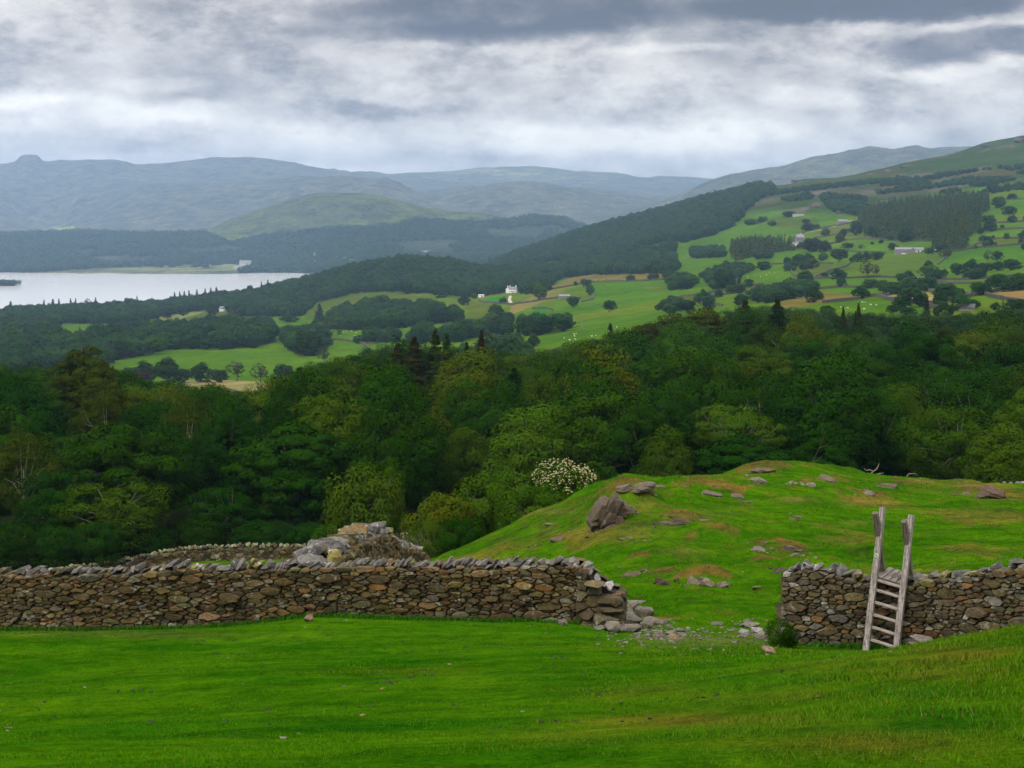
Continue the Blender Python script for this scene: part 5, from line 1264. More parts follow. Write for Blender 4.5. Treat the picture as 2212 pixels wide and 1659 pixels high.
# white patches on two wall stones are painted lichen: pale stones set in the face
# ------------------------------------------------------------------ outcrops and boulders on the knoll
OUT = [ # u, v foot, w px, h px, depth factor, colour, layer, label
 (1306,1134,74,92,1.1,(.135,.115,.09),(.8,.1,.55),'steep dark layered crag standing at the left brow of the knoll'),
 (1345,1110,60,36,1.0,(.16,.14,.11),(.5,.1,.8),'low broken rock joined to the right of the layered crag'),
 (1290,1142,50,16,1.0,(.24,.22,.18),None,'pale rubble rock at the foot of the layered crag'),
 (1322,1135,44,18,1.0,(.17,.15,.13),None,'small flat rock below the layered crag'),
 (1385,1053,66,18,1.0,(.19,.18,.16),(.2,0,1),'long grey rock on the skyline left of the knoll top'),
 (1350,1057,40,16,1.0,(.19,.18,.16),None,'grey skyline rock just right of the layered crag'),
 (1420,1052,50,14,1.0,(.17,.16,.13),None,'half buried skyline rock midway to the knoll top'),
 (1475,1130,64,22,.9,(.10,.085,.06),(.3,0,1),'dark peaty rock in the middle of the knoll slope'),
 (1440,1130,40,14,.9,(.15,.13,.10),None,'small rock left of the dark peaty rock'),
 (1530,1068,60,18,.9,(.19,.18,.15),None,'broken pale rock on the upper knoll slope'),
 (1588,1072,44,16,.9,(.20,.19,.16),None,'pale rock with brown moss on the upper knoll slope'),
 (1606,1086,34,14,.9,(.15,.14,.11),None,'small low rock under the upper knoll rocks'),
 (1638,1040,54,24,1.0,(.25,.25,.24),None,'light grey rock lump just under the knoll top'),
 (1650,1018,60,16,1.0,(.17,.14,.09),None,'mossy bare rock on the very knoll top'),
 (1708,1044,20,14,1.0,(.30,.29,.27),None,'small pale boulder right of the knoll top, left of a pair'),
 (1752,1050,24,16,1.0,(.32,.31,.29),None,'small pale boulder right of the knoll top, right of a pair'),
 (1785,1038,60,14,1.0,(.20,.18,.13),(.5,0,.9),'slanting rock ledge below the forked branch'),
 (1880,1068,40,18,1.0,(.24,.23,.20),None,'pale ledge rock on the right brow of the knoll'),
 (1915,1052,50,16,1.0,(.14,.13,.08),None,'dark mossy rock on the right brow of the knoll'),
 (2135,1075,84,46,1.0,(.15,.105,.085),(.45,0,.9),'big slanting purple-brown slab near the right edge of the knoll'),
 (2090,1068,30,14,1.0,(.22,.20,.15),None,'small stones left of the slanting purple-brown slab'),
 (1705,1182,54,22,.9,(.12,.11,.09),(.5,0,.9),'dark rock band with white stone on the mid knoll'),
 (1742,1196,44,20,.9,(.18,.16,.13),None,'lichened grey rock right of the dark rock band'),
 (1642,1188,50,12,.9,(.25,.245,.24),None,'smooth flat pale rock on the mid knoll'),
 (1690,1232,60,22,.9,(.07,.055,.03),None,'dark overhung peat bank above the right wall end'),
 (1500,1258,34,34,.9,(.25,.22,.20),None,'tall knobbly grey stone of the outcrop in the gap'),
 (1525,1262,44,24,.9,(.23,.205,.18),None,'lobed grey stone of the outcrop in the gap, centre'),
 (1562,1266,42,26,.9,(.20,.175,.155),(.6,0,.8),'wedge-shaped grey stone of the outcrop in the gap, right'),
 (1432,1262,54,40,.9,(.095,.075,.04),(.5,0,.7),'dark mossy rock left of the knobbly outcrop'),
 (1372,1240,60,14,.9,(.13,.11,.06),None,'long mossy bank stone behind the broken wall end'),
 (1208,1165,40,14,.9,(.17,.14,.09),None,'small brown rock low on the left flank of the knoll'),
 (1160,1178,30,8,.9,(.14,.12,.07),None,'mossy ledge low on the left flank of the knoll'),
 (1520,1125,30,10,.9,(.2,.18,.15),None,'tiny pale rock right of the dark peaty rock'),
 (1360,1162,26,14,.9,(.2,.17,.12),None,'small rock on the slope under the layered crag'),
 (1398,1168,22,12,.9,(.2,.17,.12),None,'second small rock on the slope under the layered crag'),
 (1725,1118,30,10,.9,(.2,.18,.14),None,'tiny mossy rock in mid slope'),
]
rub = MB()
for i, (u, v, wp, hp, df, c, ly, lb) in enumerate(OUT):
    p = ground_hit(u, v, 36, 110); s_ = p.y/F; cl_ = (c[0]*.50, c[1]*.44, c[2]*.36)
    for k_ in range(int(1+wp*.05)):
        dx, dy = rng.normal(size=2)*wp*s_*.55; q_ = rng.uniform(.06, .24)
        vs, fs = hull_rock(q_*1.5, q_, q_*.8, 8000+i*40+k_, 10, Matrix.Rotation(rng.uniform(0, 6), 3, 'Z'), (p.x+dx, p.y+dy, h1(p.x+dx, p.y+dy)+q_*.08)); g = rng.uniform(.8, 1.5)
        rub.add(vs, fs, tuple(x_*g for x_ in cl_))
    if i == 0:
        e = empty('rock_outcrop', (p.x, p.y, h1(p.x, p.y))); tag(e, lb, 'rock')
        W_ = wp*s_*1.05; H_ = hp*s_*.84
        for k_, (dx, dy, sx, sy, sz, ty) in enumerate([(-.18,0,.42,.9,1.0,.42),(.02,.1,.40,1.1,1.08,.50),(.20,.2,.42,1.1,.98,.58),(.38,.3,.40,1.0,.80,.66),(-.34,-.15,.34,.7,.55,.35),(.10,-.3,.36,.6,.50,.6),(.36,-.35,.4,.6,.36,.7)]):
            vs, fs = hull_rock(sx*W_, sy*W_, sz*H_*1.15, 8800+k_, 30, Matrix.Rotation(ty, 3, 'Y')); b = MB(); g = rng.uniform(.8, 1.15)
            b.add(vs, fs, tuple(x_*g for x_ in cl_)); o = b.build('slab', M_ROCK, e); o.location = (dx*W_, dy*W_, sz*H_*.34)
        continue
    add_boulder('rock_outcrop', (p.x, p.y, h1(p.x, p.y+.2)-.03), (wp*s_*1.0, wp*s_*df*1.1, hp*s_*1.45), 500+i, rng.uniform(-.3, .3), lb, 'rock', 5 if wp > 50 else 4, .40, M_ROCK, cl_, ly or (rng.uniform(-.6, .6), 0, 1), (rng.uniform(-.1, .1), rng.uniform(-.15, .1)), rough=.2)
tag(rub.build('outcrop_rubble', M_ROCK), kind='stuff')
# far walled rocks at the right end of the skyline
for i, (u, v, wp, hp) in enumerate([(2130,1047,16,12),(2146,1048,16,14),(2162,1050,14,12),(2176,1052,16,12),(2190,1054,14,14),(2203,1056,14,14),(2216,1058,16,16),(2232,1058,16,16),(2208,1046,12,10)]):
    Y = 84.0; x = xatu(u, Y); z = h1(x, Y); s_ = Y/F
    add_boulder('tumbled_stone', (x, Y, z-.05), (wp*s_*1.3, .5, hp*s_*1.5), 560+i, 0, f'{ORD[i]} pale stone from the left of the tumbled row behind the purple-brown slab', 'stone', 3, .1, M_ROCK, (.15, .145, .13), group='tumbled stones on the right skyline')

# ------------------------------------------------------------------ fallen stones at the gap
FALL = [ # u, v foot, w, h px, depth m, rot, label
 (1372,1305,62,8,.30,.1,'long thin plank-like slab behind the fallen stones'),
 (1358,1322,44,22,.4,.3,'pointed grey slab leaning on top of the fallen heap'),
 (1350,1332,48,14,.4,-.2,'flat brownish slab in the middle of the fallen heap'),
 (1392,1332,46,20,.42,.15,'blocky brown stone at the right of the fallen heap'),
 (1358,1352,66,28,.5,.12,'largest pale slab leaning at the front of the fallen heap'),
 (1365,1366,52,20,.4,-.3,'triangular flat slab lying before the largest pale slab'),
 (1398,1358,26,16,.3,.5,'small pale stone tucked beside the largest pale slab'),
 (1325,1366,36,22,.4,.2,'rounded grey stone at the foot of the wall end'),
 (1412,1350,48,14,.4,-.1,'flat grey stone lying right of the heap in the grass'),
 (1441,1349,16,14,.2,.2,'small upright pale stone right of the heap'),
 (1304,1361,42,9,.3,0,'thin flat stone half sunk below the wall end'),
 (1258,1350,34,24,.35,.2,'rounded stone at the wall foot left of its broken end'),
 (1217,1351,22,12,.3,.2,'small pale stone at the wall foot under its right part'),
 (665,1343,22,18,.3,.1,'pinkish pyramid stone at the foot of the long wall'),
 (1622,1356,44,9,.3,.05,'long pale flat stone left of the right wall end'),
 (1636,1368,22,12,.3,.3,'white rounded stone left of the sapling'),
 (1610,1373,24,12,.3,.3,'grey rounded stone left of the white rounded stone'),
 (1645,1380,28,12,.3,.2,'brownish flat stone beside the sapling foot'),
 (1664,1412,30,14,.3,.2,'pinkish stone just in front of the sapling'),
 (1615,1348,16,10,.2,.2,'small grey stone highest of the right hand scatter'),
 (1550,1350,30,6,.2,.1,'thin pale stone flat in the middle of the gap'),
 (1447,1372,22,8,.2,.1,'flat stone in the gravel in front of the heap'),
 (1470,1365,18,8,.2,.4,'pale chip stone at the right of the gravel'),
 (1455,1379,20,9,.2,.2,'reddish chip stone at the front of the gravel'),
 (2010,1392,56,16,.45,.1,'broad flat stone at the foot of the wall right of the stile'),
 (1975,1412,30,5,.2,.1,'small brown stone lying in the grass right of the stile foot'),
 (1765,1388,34,14,.35,0,'low grey stone at the foot of the right wall end'),
 (1722,1384,30,14,.35,.1,'pale boulder under the corner of the right wall end'),
 (1186,1136,30,4,.3,-.1,'pale flat slab alone in the grass on the left flank of the knoll'),
]
for i, (u, v, wp, hp, dp, rz, lb) in enumerate(FALL):
    p = ground_hit(u, v, 20 if v > 1200 else 38, 100); s_ = p.y/F; sx, sz = wp*s_*1.05, max(hp*s_*1.25, .05)
    vs, fs = hull_rock(sx, dp*1.2, sz, 700+i, 22)
    b = MB(); g = .9+.35*((i*37) % 10)/10; cc = (.10*g, .087*g, .070*g)
    if 'white' in lb: cc = (.20, .20, .18)
    if 'pink' in lb or 'reddish' in lb: cc = (.16, .10, .07)
    b.add(vs, fs, cc); o = b.build('loose_stone', M_ROCK); zz_ = min(v_.z for v_ in vs)
    o.location = (p.x, p.y+dp*.4, h1(p.x, p.y+dp*.4)-zz_*.72); o.rotation_euler = (R(4)*((i % 3)-1), R(9)*((i % 5)-2)/2 if hp > 12 else 0, rz)
    tag(o, lb, 'stone', 'loose stones lying about the gap')
# gravel and chips (uncountable)
b = MB()
for i in range(560):
    if i < 300: u, v = rng.normal(1440, 42), rng.normal(1368, 9)
    elif i < 420: u, v = rng.normal(1640, 34), rng.normal(1375, 18)
    else: u, v = rng.uniform(1290, 1700), rng.normal(1372, 16)
    if v < 1335: continue
    p = ground_hit(u, v, 20, 60); s_ = rng.uniform(.025, .10)*(1 if rng.uniform() < .85 else 1.6)
    vs, fs = hull_rock(s_*1.3, s_, s_*.5, 2000+i, 9, Matrix.Rotation(rng.uniform(0, 6), 3, 'Z'), (p.x, p.y, p.z+.005)); g = rng.uniform(.6, 1.35)
    b.add(vs, fs, (.115*g, .10*g, .08*g))
tag(b.build('gravel', M_ROCK), kind='stuff')
# droppings and peaty clods, pale chips in the turf
b = MB()
for i in range(250):
    if i < 110: Y = rng.uniform(13, 33); x = rng.uniform(-.34, .34)*Y*(1 if i % 3 else .6)
    else: Y = rng.uniform(38, 84); x = rng.uniform(-.02, .34)*Y
    z = h1(x, Y)
    for k_ in range(rng.integers(1, 6)):
        s_ = rng.uniform(.012, .030)*(1+Y/60); dx, dy = rng.normal(size=2)*.07
        vs, fs = hull_rock(s_*1.8, s_*1.5, s_*.8, 3000+i*7+k_, 8, None, (x+dx*1.5, Y+dy, h1(x+dx*1.5, Y+dy)+s_*.2)); b.add(vs, fs, (.012, .011, .008) if i % 4 else (.07, .05, .03))
tag(b.build('droppings', plain('droppings', (.014, .012, .009), .8)), kind='stuff')
b = MB()
for i in range(80):
    Y = rng.uniform(12, 85); x = rng.uniform(-.34, .36)*Y; x = x if Y < 33 else abs(x); s_ = rng.uniform(.015, .05)*(1+Y/60)
    vs, fs = hull_rock(s_*1.6, s_, s_*.6, 5000+i, 8, None, (x, Y, h1(x, Y)+.005)); b.add(vs, fs, (.18, .17, .14) if i % 3 else (.17, .12, .06))
tag(b.build('stone_chips', M_ROCK), kind='stuff')

# ------------------------------------------------------------------ ladder stile
_Y = 29.45; fl = Vector(((1876-CX)/F*_Y*1.021, _Y, h1((1876-CX)/F*_Y*1.021, _Y))); fr = fl.copy()
D = Vector((.885, -.465, 0)); Nw = Vector((.465, .885, 0))
st = empty('ladder_stile', (fl.x-.02, fl.y, fl.z+.12), 0); tag(st, 'weathered grey wooden ladder stile straddling the right hand wall', 'stile')
M_WOOD2 = M_WOOD
SW = .56
def post(name, base, top, w_, t_, par, colr=(1, 1, 1)):
    base = Vector(base); top = Vector(top); ax = (top-base); L_ = ax.length; zc_ = ax.normalized(); xc_ = (D-zc_*D.dot(zc_)).normalized(); yc_ = zc_.cross(xc_)
    b = MB(); n = 14; vs = []; rr = random.Random(int(base.x*1000+L_*77))
    for i in range(n+1):
        c = Vector((0, 0, L_*i/n)); tap = 1-.10*i/n
        for (a, e) in ((-1, -1), (-.2, -1.08), (1, -1), (1.06, 0), (1, 1), (.1, 1.05), (-1, 1), (-1.05, .1)):
            vs.append(c+Vector((a*w_*.5*tap+rr.uniform(-.002, .002), e*t_*.5*tap+rr.uniform(-.002, .002), rr.uniform(-.01, .01) if i == n else 0)))
    fs = [(i*8+k, i*8+(k+1) % 8, (i+1)*8+(k+1) % 8, (i+1)*8+k) for i in range(n) for k in range(8)]+[tuple(range(8))[::-1], tuple(range(n*8, n*8+8))]
    b.add(vs, fs, colr); o = b.build(name, M_WOOD2, par)
    M = Matrix((xc_, yc_, zc_)).transposed().to_4x4(); o.matrix_local = Matrix.Translation(base) @ M
    return o
# sizes along the sight: foot-to-top 2.55 m; front stringers lean away, rear stringers lean back
dzr = fr.z-fl.z
for sgn, off, dz in ((0, 0, -.02), (1, SW, -.13)):
    base = D*off+Vector((0, 0, dz-.05)); f1 = base+Nw*.98+Vector((0, 0, 2.56)); f0 = base-(f1-base)*.06
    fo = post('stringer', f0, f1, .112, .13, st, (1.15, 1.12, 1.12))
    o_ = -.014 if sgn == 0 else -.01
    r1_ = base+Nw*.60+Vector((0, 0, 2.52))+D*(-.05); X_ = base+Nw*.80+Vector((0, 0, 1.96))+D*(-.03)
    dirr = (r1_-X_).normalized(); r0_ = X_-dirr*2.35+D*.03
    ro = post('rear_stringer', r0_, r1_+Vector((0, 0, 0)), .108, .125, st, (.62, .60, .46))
    if sgn == 0:
        disc = MB()
        n = 26; vs = [Vector((0, 0, .012))]+[Vector((math.cos(a)*.044, math.sin(a)*.044, .012)) for a in np.linspace(0, 6.283, n+1)[:-1]]+[Vector((math.cos(a)*.046, math.sin(a)*.046, 0)) for a in np.linspace(0, 6.283, n+1)[:-1]]
        disc.add(vs, [(0, 1+k, 1+(k+1) % n) for k in range(n)]+[(1+k, 1+n+k, 1+n+(k+1) % n, 1+(k+1) % n) for k in range(n)])
        dk = disc.build('waymark', plain('waymark_white', (.62, .64, .56), .5), st)
        zax = -(fo.matrix_local.to_3x3() @ Vector((0, -1, 0))).normalized()
        ymid = fo.matrix_local.to_3x3() @ Vector((0, 0, 1)); nrm_ = ymid.cross(D).normalized()
        if nrm_.y > 0: nrm_ = -nrm_
        xa = ymid.cross(nrm_).normalized()
        Mx = Matrix((xa, ymid, nrm_)).transposed().to_4x4(); dk.matrix_local = Matrix.Translation(base+(f1-base)*.655+nrm_*.069) @ Mx
        rg = MB(); vs = []
        for a in np.linspace(0, 6.283, n+1)[:-1]: vs += [Vector((math.cos(a)*.038, math.sin(a)*.038, .0145)), Vector((math.cos(a)*.028, math.sin(a)*.028, .0145))]
        rg.add(vs, [(2*k, 2*((k+1) % n), 2*((k+1) % n)+1, 2*k+1) for k in range(n)])
        rg.add([Vector((0, .024, .015)), Vector((.018, .002, .015)), Vector((.008, .002, .015)), Vector((.008, -.018, .015)), Vector((-.008, -.018, .015)), Vector((-.008, .002, .015)), Vector((-.018, .002, .015))], [(0, 6, 5, 2, 1), (5, 4, 3, 2)])
        rg.build('waymark_arrow', plain('waymark_green', (.03, .12, .06), .5), dk)
def beam(name, c, L_, wy, hz_, par, rot=0.0, colr=(1, 1, 1)):
    b = MB(); vs = []; n = 8; rr = random.Random(int(c.z*999))
    for i in range(n+1):
        for (a, e) in ((-1, -1), (1, -1), (1, .8), (.8, 1), (-.8, 1), (-1, .8)): vs.append(Vector((L_*(i/n-.5), a*wy*.5+rr.uniform(-.002, .002), e*hz_*.5+rr.uniform(-.002, .002))))
    fs = [(i*6+k, i*6+(k+1) % 6, (i+1)*6+(k+1) % 6, (i+1)*6+k) for i in range(n) for k in range(6)]+[tuple(range(6))[::-1], tuple(range(n*6, n*6+6))]
    b.add([Vector((p.z, p.y, p.x)) if False else p for p in vs], fs, colr); o = b.build(name, M_WOODX, par)
    o.location = c; o.rotation_euler = (0, rot, math.atan2(D.y, D.x)); return o
t = NT('weathered_wood_rung'); n = t.noise(2.2, 6, .75, t.coord('Object', (1.6, 18, 18)), .6)
t.col(t.mix(1.0, t.ramp(n, [(.3, (.10, .085, .075)), (.5, (.27, .235, .21)), (.72, (.44, .41, .38))]), t.attr(), 'MULTIPLY')); t.bump(n, .8, .01); M_WOODX = t.m
fdir = (Nw*.98+Vector((0, 0, 2.56))).normalized()
for i, hgt in enumerate((.16, .385, .61, .835, 1.055, 1.235)):
    c = D*(SW*.5)+fdir*(hgt/fdir.z)+Vector((0, 0, -.05-.075))+Nw*.03
    beam('rung', c, SW+.03, .09 if i < 5 else .06, .034 if i < 5 else .045, st, .19)
for k_ in range(4):
    c = D*(SW*.5+(-.195+k_*.13)*1.0)+Nw*(.98)+Vector((0, 0, 1.20-.0247*k_)); b = MB()
    b.box((0, 0, 0), (.112, .92, .03)); me = b.build('tread_board', M_BOARD if 'M_BOARD' in globals() else None, st)
    if 'M_BOARD' not in globals():
        t = NT('platform_board'); n = t.noise(2.2, 6, .75, t.coord('Object', (18, 1.6, 18)), .6)
        t.col(t.ramp(n, [(.34, (.05, .042, .036)), (.5, (.15, .13, .118)), (.72, (.22, .20, .185))])); M_BOARD = t.m; me.data.materials.append(M_BOARD)
    me.location = c; me.rotation_euler = (0, .19, math.atan2(D.y, D.x)); bv = me.modifiers.new('b', 'BEVEL'); bv.width = .006; bv.segments = 1
for k_ in (.62, 1.38):
    beam('crossbar', D*(SW*.5)+Nw*k_+Vector((0, 0, 1.13)), SW-.10, .06, .05, st, .19)

# ------------------------------------------------------------------ bare branches, elder blossom, sapling
def branchy(name, p, pts_list, rad, label, col=(.17, .15, .12), cat='branch'):
    b = MB(); rad *= .7
    for pts in pts_list: b.tube([Vector(q_) for q_ in pts], [rad*(1-.75*i/(len(pts)-1)) for i in range(len(pts))], 6, col)
    o = b.build(name, M_BARK, None, True); o.location = p; return tag(o, label, cat)
p = ground_hit(1880, 1030, 40, 110); p = Vector((xatu(1878, 79), 79, h1(xatu(1878, 79), 79)))
branchy('dead_branch', p, [[(-.3, 0, -.2), (.05, 0, .12), (.22, 0, .25), (.32, .05, .42), (.34, .05, .55)], [(.05, 0, .12), (-.12, .05, .20), (-.3, .1, .16), (-.4, .1, .28)], [(-.1, 0, -.1), (.4, 0, .02), (.6, 0, .05)]], .06, 'pale bare forked branch sticking up on the skyline of the knoll')
p = Vector((xatu(1952, 80), 80, h1(xatu(1952, 80), 80)))
branchy('dead_branch', p, [[(-.1, 0, -.1), (.1, 0, .2), (.4, 0, .22), (.6, 0, .1)]], .05, 'small pale bent branch on the skyline right of the forked one')
p = at(1765, 975, 128)
branchy('dead_limb', p, [[(-1.2, 0, -2.4), (-.4, 0, -.9), (.2, 0, .3), (.5, 0, 1.2), (.3, 0, 2.2), (.7, 0, 3.0)], [(.2, 0, .3), (.8, 0, .5), (1.2, 0, .9)], [(-.4, 0, -.9), (.2, .1, -.7), (.5, .1, -.3)]], .035, 'pale dead limb hanging across the dark sycamores right of the knoll top', (.07, .06, .04))
for (u, v, Y, s_, lb) in [(2030,835,232,1.0,'spray of grey bare twigs above the canopy right of the brown conifer'),(1075,635,1960,0,'x')][:1]:
    p = at(u, v, Y); pl_ = []
    for k_ in range(7):
        a = rng.uniform(-.8, .8); pl_.append([(0, 0, -2.2), (a*.8, 0, 0), (a*2.1, rng.uniform(-.3, .3), 1.6+rng.uniform(0, 1.2)), (a*2.8, 0, 2.8+rng.uniform(0, .9))])
    branchy('bare_limbs', p, [[tuple(c_*s_ for c_ in q_) for q_ in l_] for l_ in pl_], .045, lb, (.20, .17, .13), 'branch')
# white-flowering elder
eld = tree_uv('bush', 1210, 985, 150, 92, 'mid', 'elder bush covered in creamy white flower heads', None, rz=0.4)
eld.name = 'elder_bush'
cm, tm, R0, H0 = TREE['bush']; V = np.empty(len(cm.vertices)*3, np.float32); cm.vertices.foreach_get('co', V); V = V.reshape(-1, 3)
cen = V.reshape(-1, 4, 3).mean(1); dd = cen-np.array([0, 0, 2.1]); score = dd[:, 2]/2.1+np.hypot(dd[:, 0], dd[:, 1])/5.2
scx, scz = eld.scale.x, eld.scale.z
cs_ = cen[(dd[:, 2] > -.15+.9*fbm(dd[:, 0]*1.2, dd[:, 1]*1.2, 2, 301)) & (score > .72)]; rng.shuffle(cs_)
vs, fs = [], []
VV2, FF2 = [], []
kept = []
for c in cs_:
    if len(kept) > 700: break
    q_ = c*np.array([scx, scx, scz])
    if kept and (np.linalg.norm(np.array(kept)-q_, axis=1) < .10).any(): continue
    kept.append(q_)
bl = MB()
for q_ in kept:
    rr_ = rng.uniform(.03, .085); nrm2 = Vector((q_[0]*.25, q_[1]*.25-.25, 1)).normalized(); Mq = nrm2.to_track_quat('Z', 'Y').to_matrix()
    ctr = Vector(q_)+Vector(((q_[0])*.05, q_[1]*.05-.03, .08)); ring_ = []
    for a in range(9):
        an = a/9*6.283; ring_.append(ctr+Mq @ Vector((math.cos(an)*rr_*rng.uniform(.75, 1.1), math.sin(an)*rr_*rng.uniform(.75, 1.1), -.01)))
    bl.add([ctr+nrm2*.045]+ring_, [(0, 1+a, 1+(a+1) % 9) for a in range(9)], (1, 1, 1))
M_BLOS = plain('blossom', (.25, .235, .12), .9, .05, .25, 14)
bo = bl.mesh('blossom', M_BLOS); bo2 = obj('blossom', bo, eld); bo2.scale = (1/scx, 1/scx, 1/scz); bo2['label'] = 'creamy white flower heads'
# sapling at the wall end
sp = ground_hit(1688, 1400, 20, 60)
tree('bushB', (sp.x, sp.y, sp.z-.05), .34, .62, 'deep', 'small dark thorny sapling at the foot of the right wall end', None, jitter=.02)
tree('bushB', (sp.x+.18, sp.y+.1, sp.z-.05), .26, .42, 'dark', 'lower dark bramble right beside the thorny sapling', None, jitter=.02)
# ------------------------------------------------------------------ turf blades
def blades(n, Yf, xf, hh, ww, cols, lab, ymin=0, dens=None):
    Y = Yf(n); x = xf(n)*Y
    k = rng.uniform(-.5, .5, n)*.35
    z = height(x, Y) if False else None
    return x, Y
def grass(name, n, y0, y1, xa, xb, hmin, hmax, tall=None, pw=1.0):
    # density falls with distance: sample Y with pdf ~ const (area grows with Y)
    Y = y0+(y1-y0)*rng.uniform(0, 1, n)**pw; x = rng.uniform(xa, xb, n)*(Y+1.0)
    cl = fbm(x*1.7, Y*1.7, 3, 201); keep = (cl+rng.uniform(-.5, .5, n)) > -.25
    x, Y, cl = x[keep], Y[keep], cl[keep]; n = len(x)
    jj = np.clip(np.searchsorted(Ys, Y)-1, 0, len(Ys)-2); f = (Y-Ys[jj])/(Ys[jj+1]-Ys[jj])
    def row(j): 
        tt = x/np.sqrt(Ys[j]**2+225); ii = np.clip(np.searchsorted(Tc, tt)-1, 0, len(Tc)-2); g = (tt-Tc[ii])/(Tc[ii+1]-Tc[ii]); return ZZ[j, ii]*(1-g)+ZZ[j, ii+1]*g, ii
    za, ii = row(jj); zb_, _ = row(jj+1); z = za*(1-f)+zb_*f
    col = C[jj, ii]
    bank = sstep(0, 4, x)*(1-sstep(24, 28, Y))*np.clip(fbm(x*.25, Y*.25, 3, 71)+.65, 0, 1)
    h = rng.uniform(hmin, hmax, n)*(1+.9*np.clip(cl, -.5, 1))*(1+.6*bank)*(1+1.3*bank*np.clip(fbm(x*.7, Y*.7, 3, 207)+.1, 0, 1))
    if tall is not None: h *= tall(x, Y)
    wd = np.maximum(.0045, .00062*Y)*rng.uniform(.7, 1.5, n)*(1+h*2)
    a = rng.uniform(0, 6.28, n); dx, dy = np.cos(a), np.sin(a); lx, ly = rng.normal(size=n)*h*.45, rng.normal(size=n)*h*.45
    P = np.stack([x, Y, z-.01], 1)
    A = P-np.stack([dx*wd*.5, dy*wd*.5, 0*z], 1); B = P+np.stack([dx*wd*.5, dy*wd*.5, 0*z], 1); T_ = P+np.stack([lx, ly, h], 1)
    V = np.stack([A, B, T_], 1).reshape(-1, 3)
    v_ = rng.uniform(.70, 1.45, n)[:, None]; yl = (rng.uniform(0, 1, n) < .03+.05*bank)[:, None]
    c = np.where(yl, np.array((.12, .105, .02))*v_, col*v_*np.array([1.05, 1.04, 1.0]))
    c = np.repeat(c, 3, 0)
    o = obj(name, mesh_np(name, V, np.arange(n*3).reshape(-1, 3), M_BLADE, c)); return tag(o, kind='stuff')
grass('grass', 480000, 6.5, 36, -.37, .37, .011, .027, pw=1.15)
grass('knoll_grass', 150000, 36, 92, -.02, .37, .02, .05)
# tufts hugging the wall feet
def foot_tufts(name, pa, side_off, n, h0, h1_):
    s = rng.uniform(0, pa.L, n); P = np.array([pa.at(q_) for q_ in s]); Nn = np.array([pa.nrm(q_)[0] for q_ in s[:1]]).repeat(n, 0)
    off = side_off+np.abs(rng.normal(size=n))*.12; x = P[:, 0]+Nn[:, 0]*off; Y = P[:, 1]+Nn[:, 1]*off
    z = np.array([h1(a, b_) for a, b_ in zip(x, Y)]); h = rng.uniform(h0, h1_, n); a = rng.uniform(0, 6.28, n); wd = .03*rng.uniform(.6, 1.3, n)
    A = np.stack([x-np.cos(a)*wd*.5, Y-np.sin(a)*wd*.5, z-.02], 1); B = np.stack([x+np.cos(a)*wd*.5, Y+np.sin(a)*wd*.5, z-.02], 1); T_ = np.stack([x+rng.normal(size=n)*h*.3, Y+rng.normal(size=n)*h*.3, z+h], 1)
    V = np.stack([A, B, T_], 1).reshape(-1, 3); c = np.repeat(np.array((.030, .11, .006))*rng.uniform(.6, 1.3, n)[:, None], 3, 0)
    o = obj(name, mesh_np(name, V, np.arange(n*3).reshape(-1, 3), M_BLADE, c)); return tag(o, kind='stuff')
foot_tufts('wall_foot_grass', pa1, .38, 16000, .03, .15)
foot_tufts('wall_foot_grass.001', pa3, .38, 8000, .03, .14)

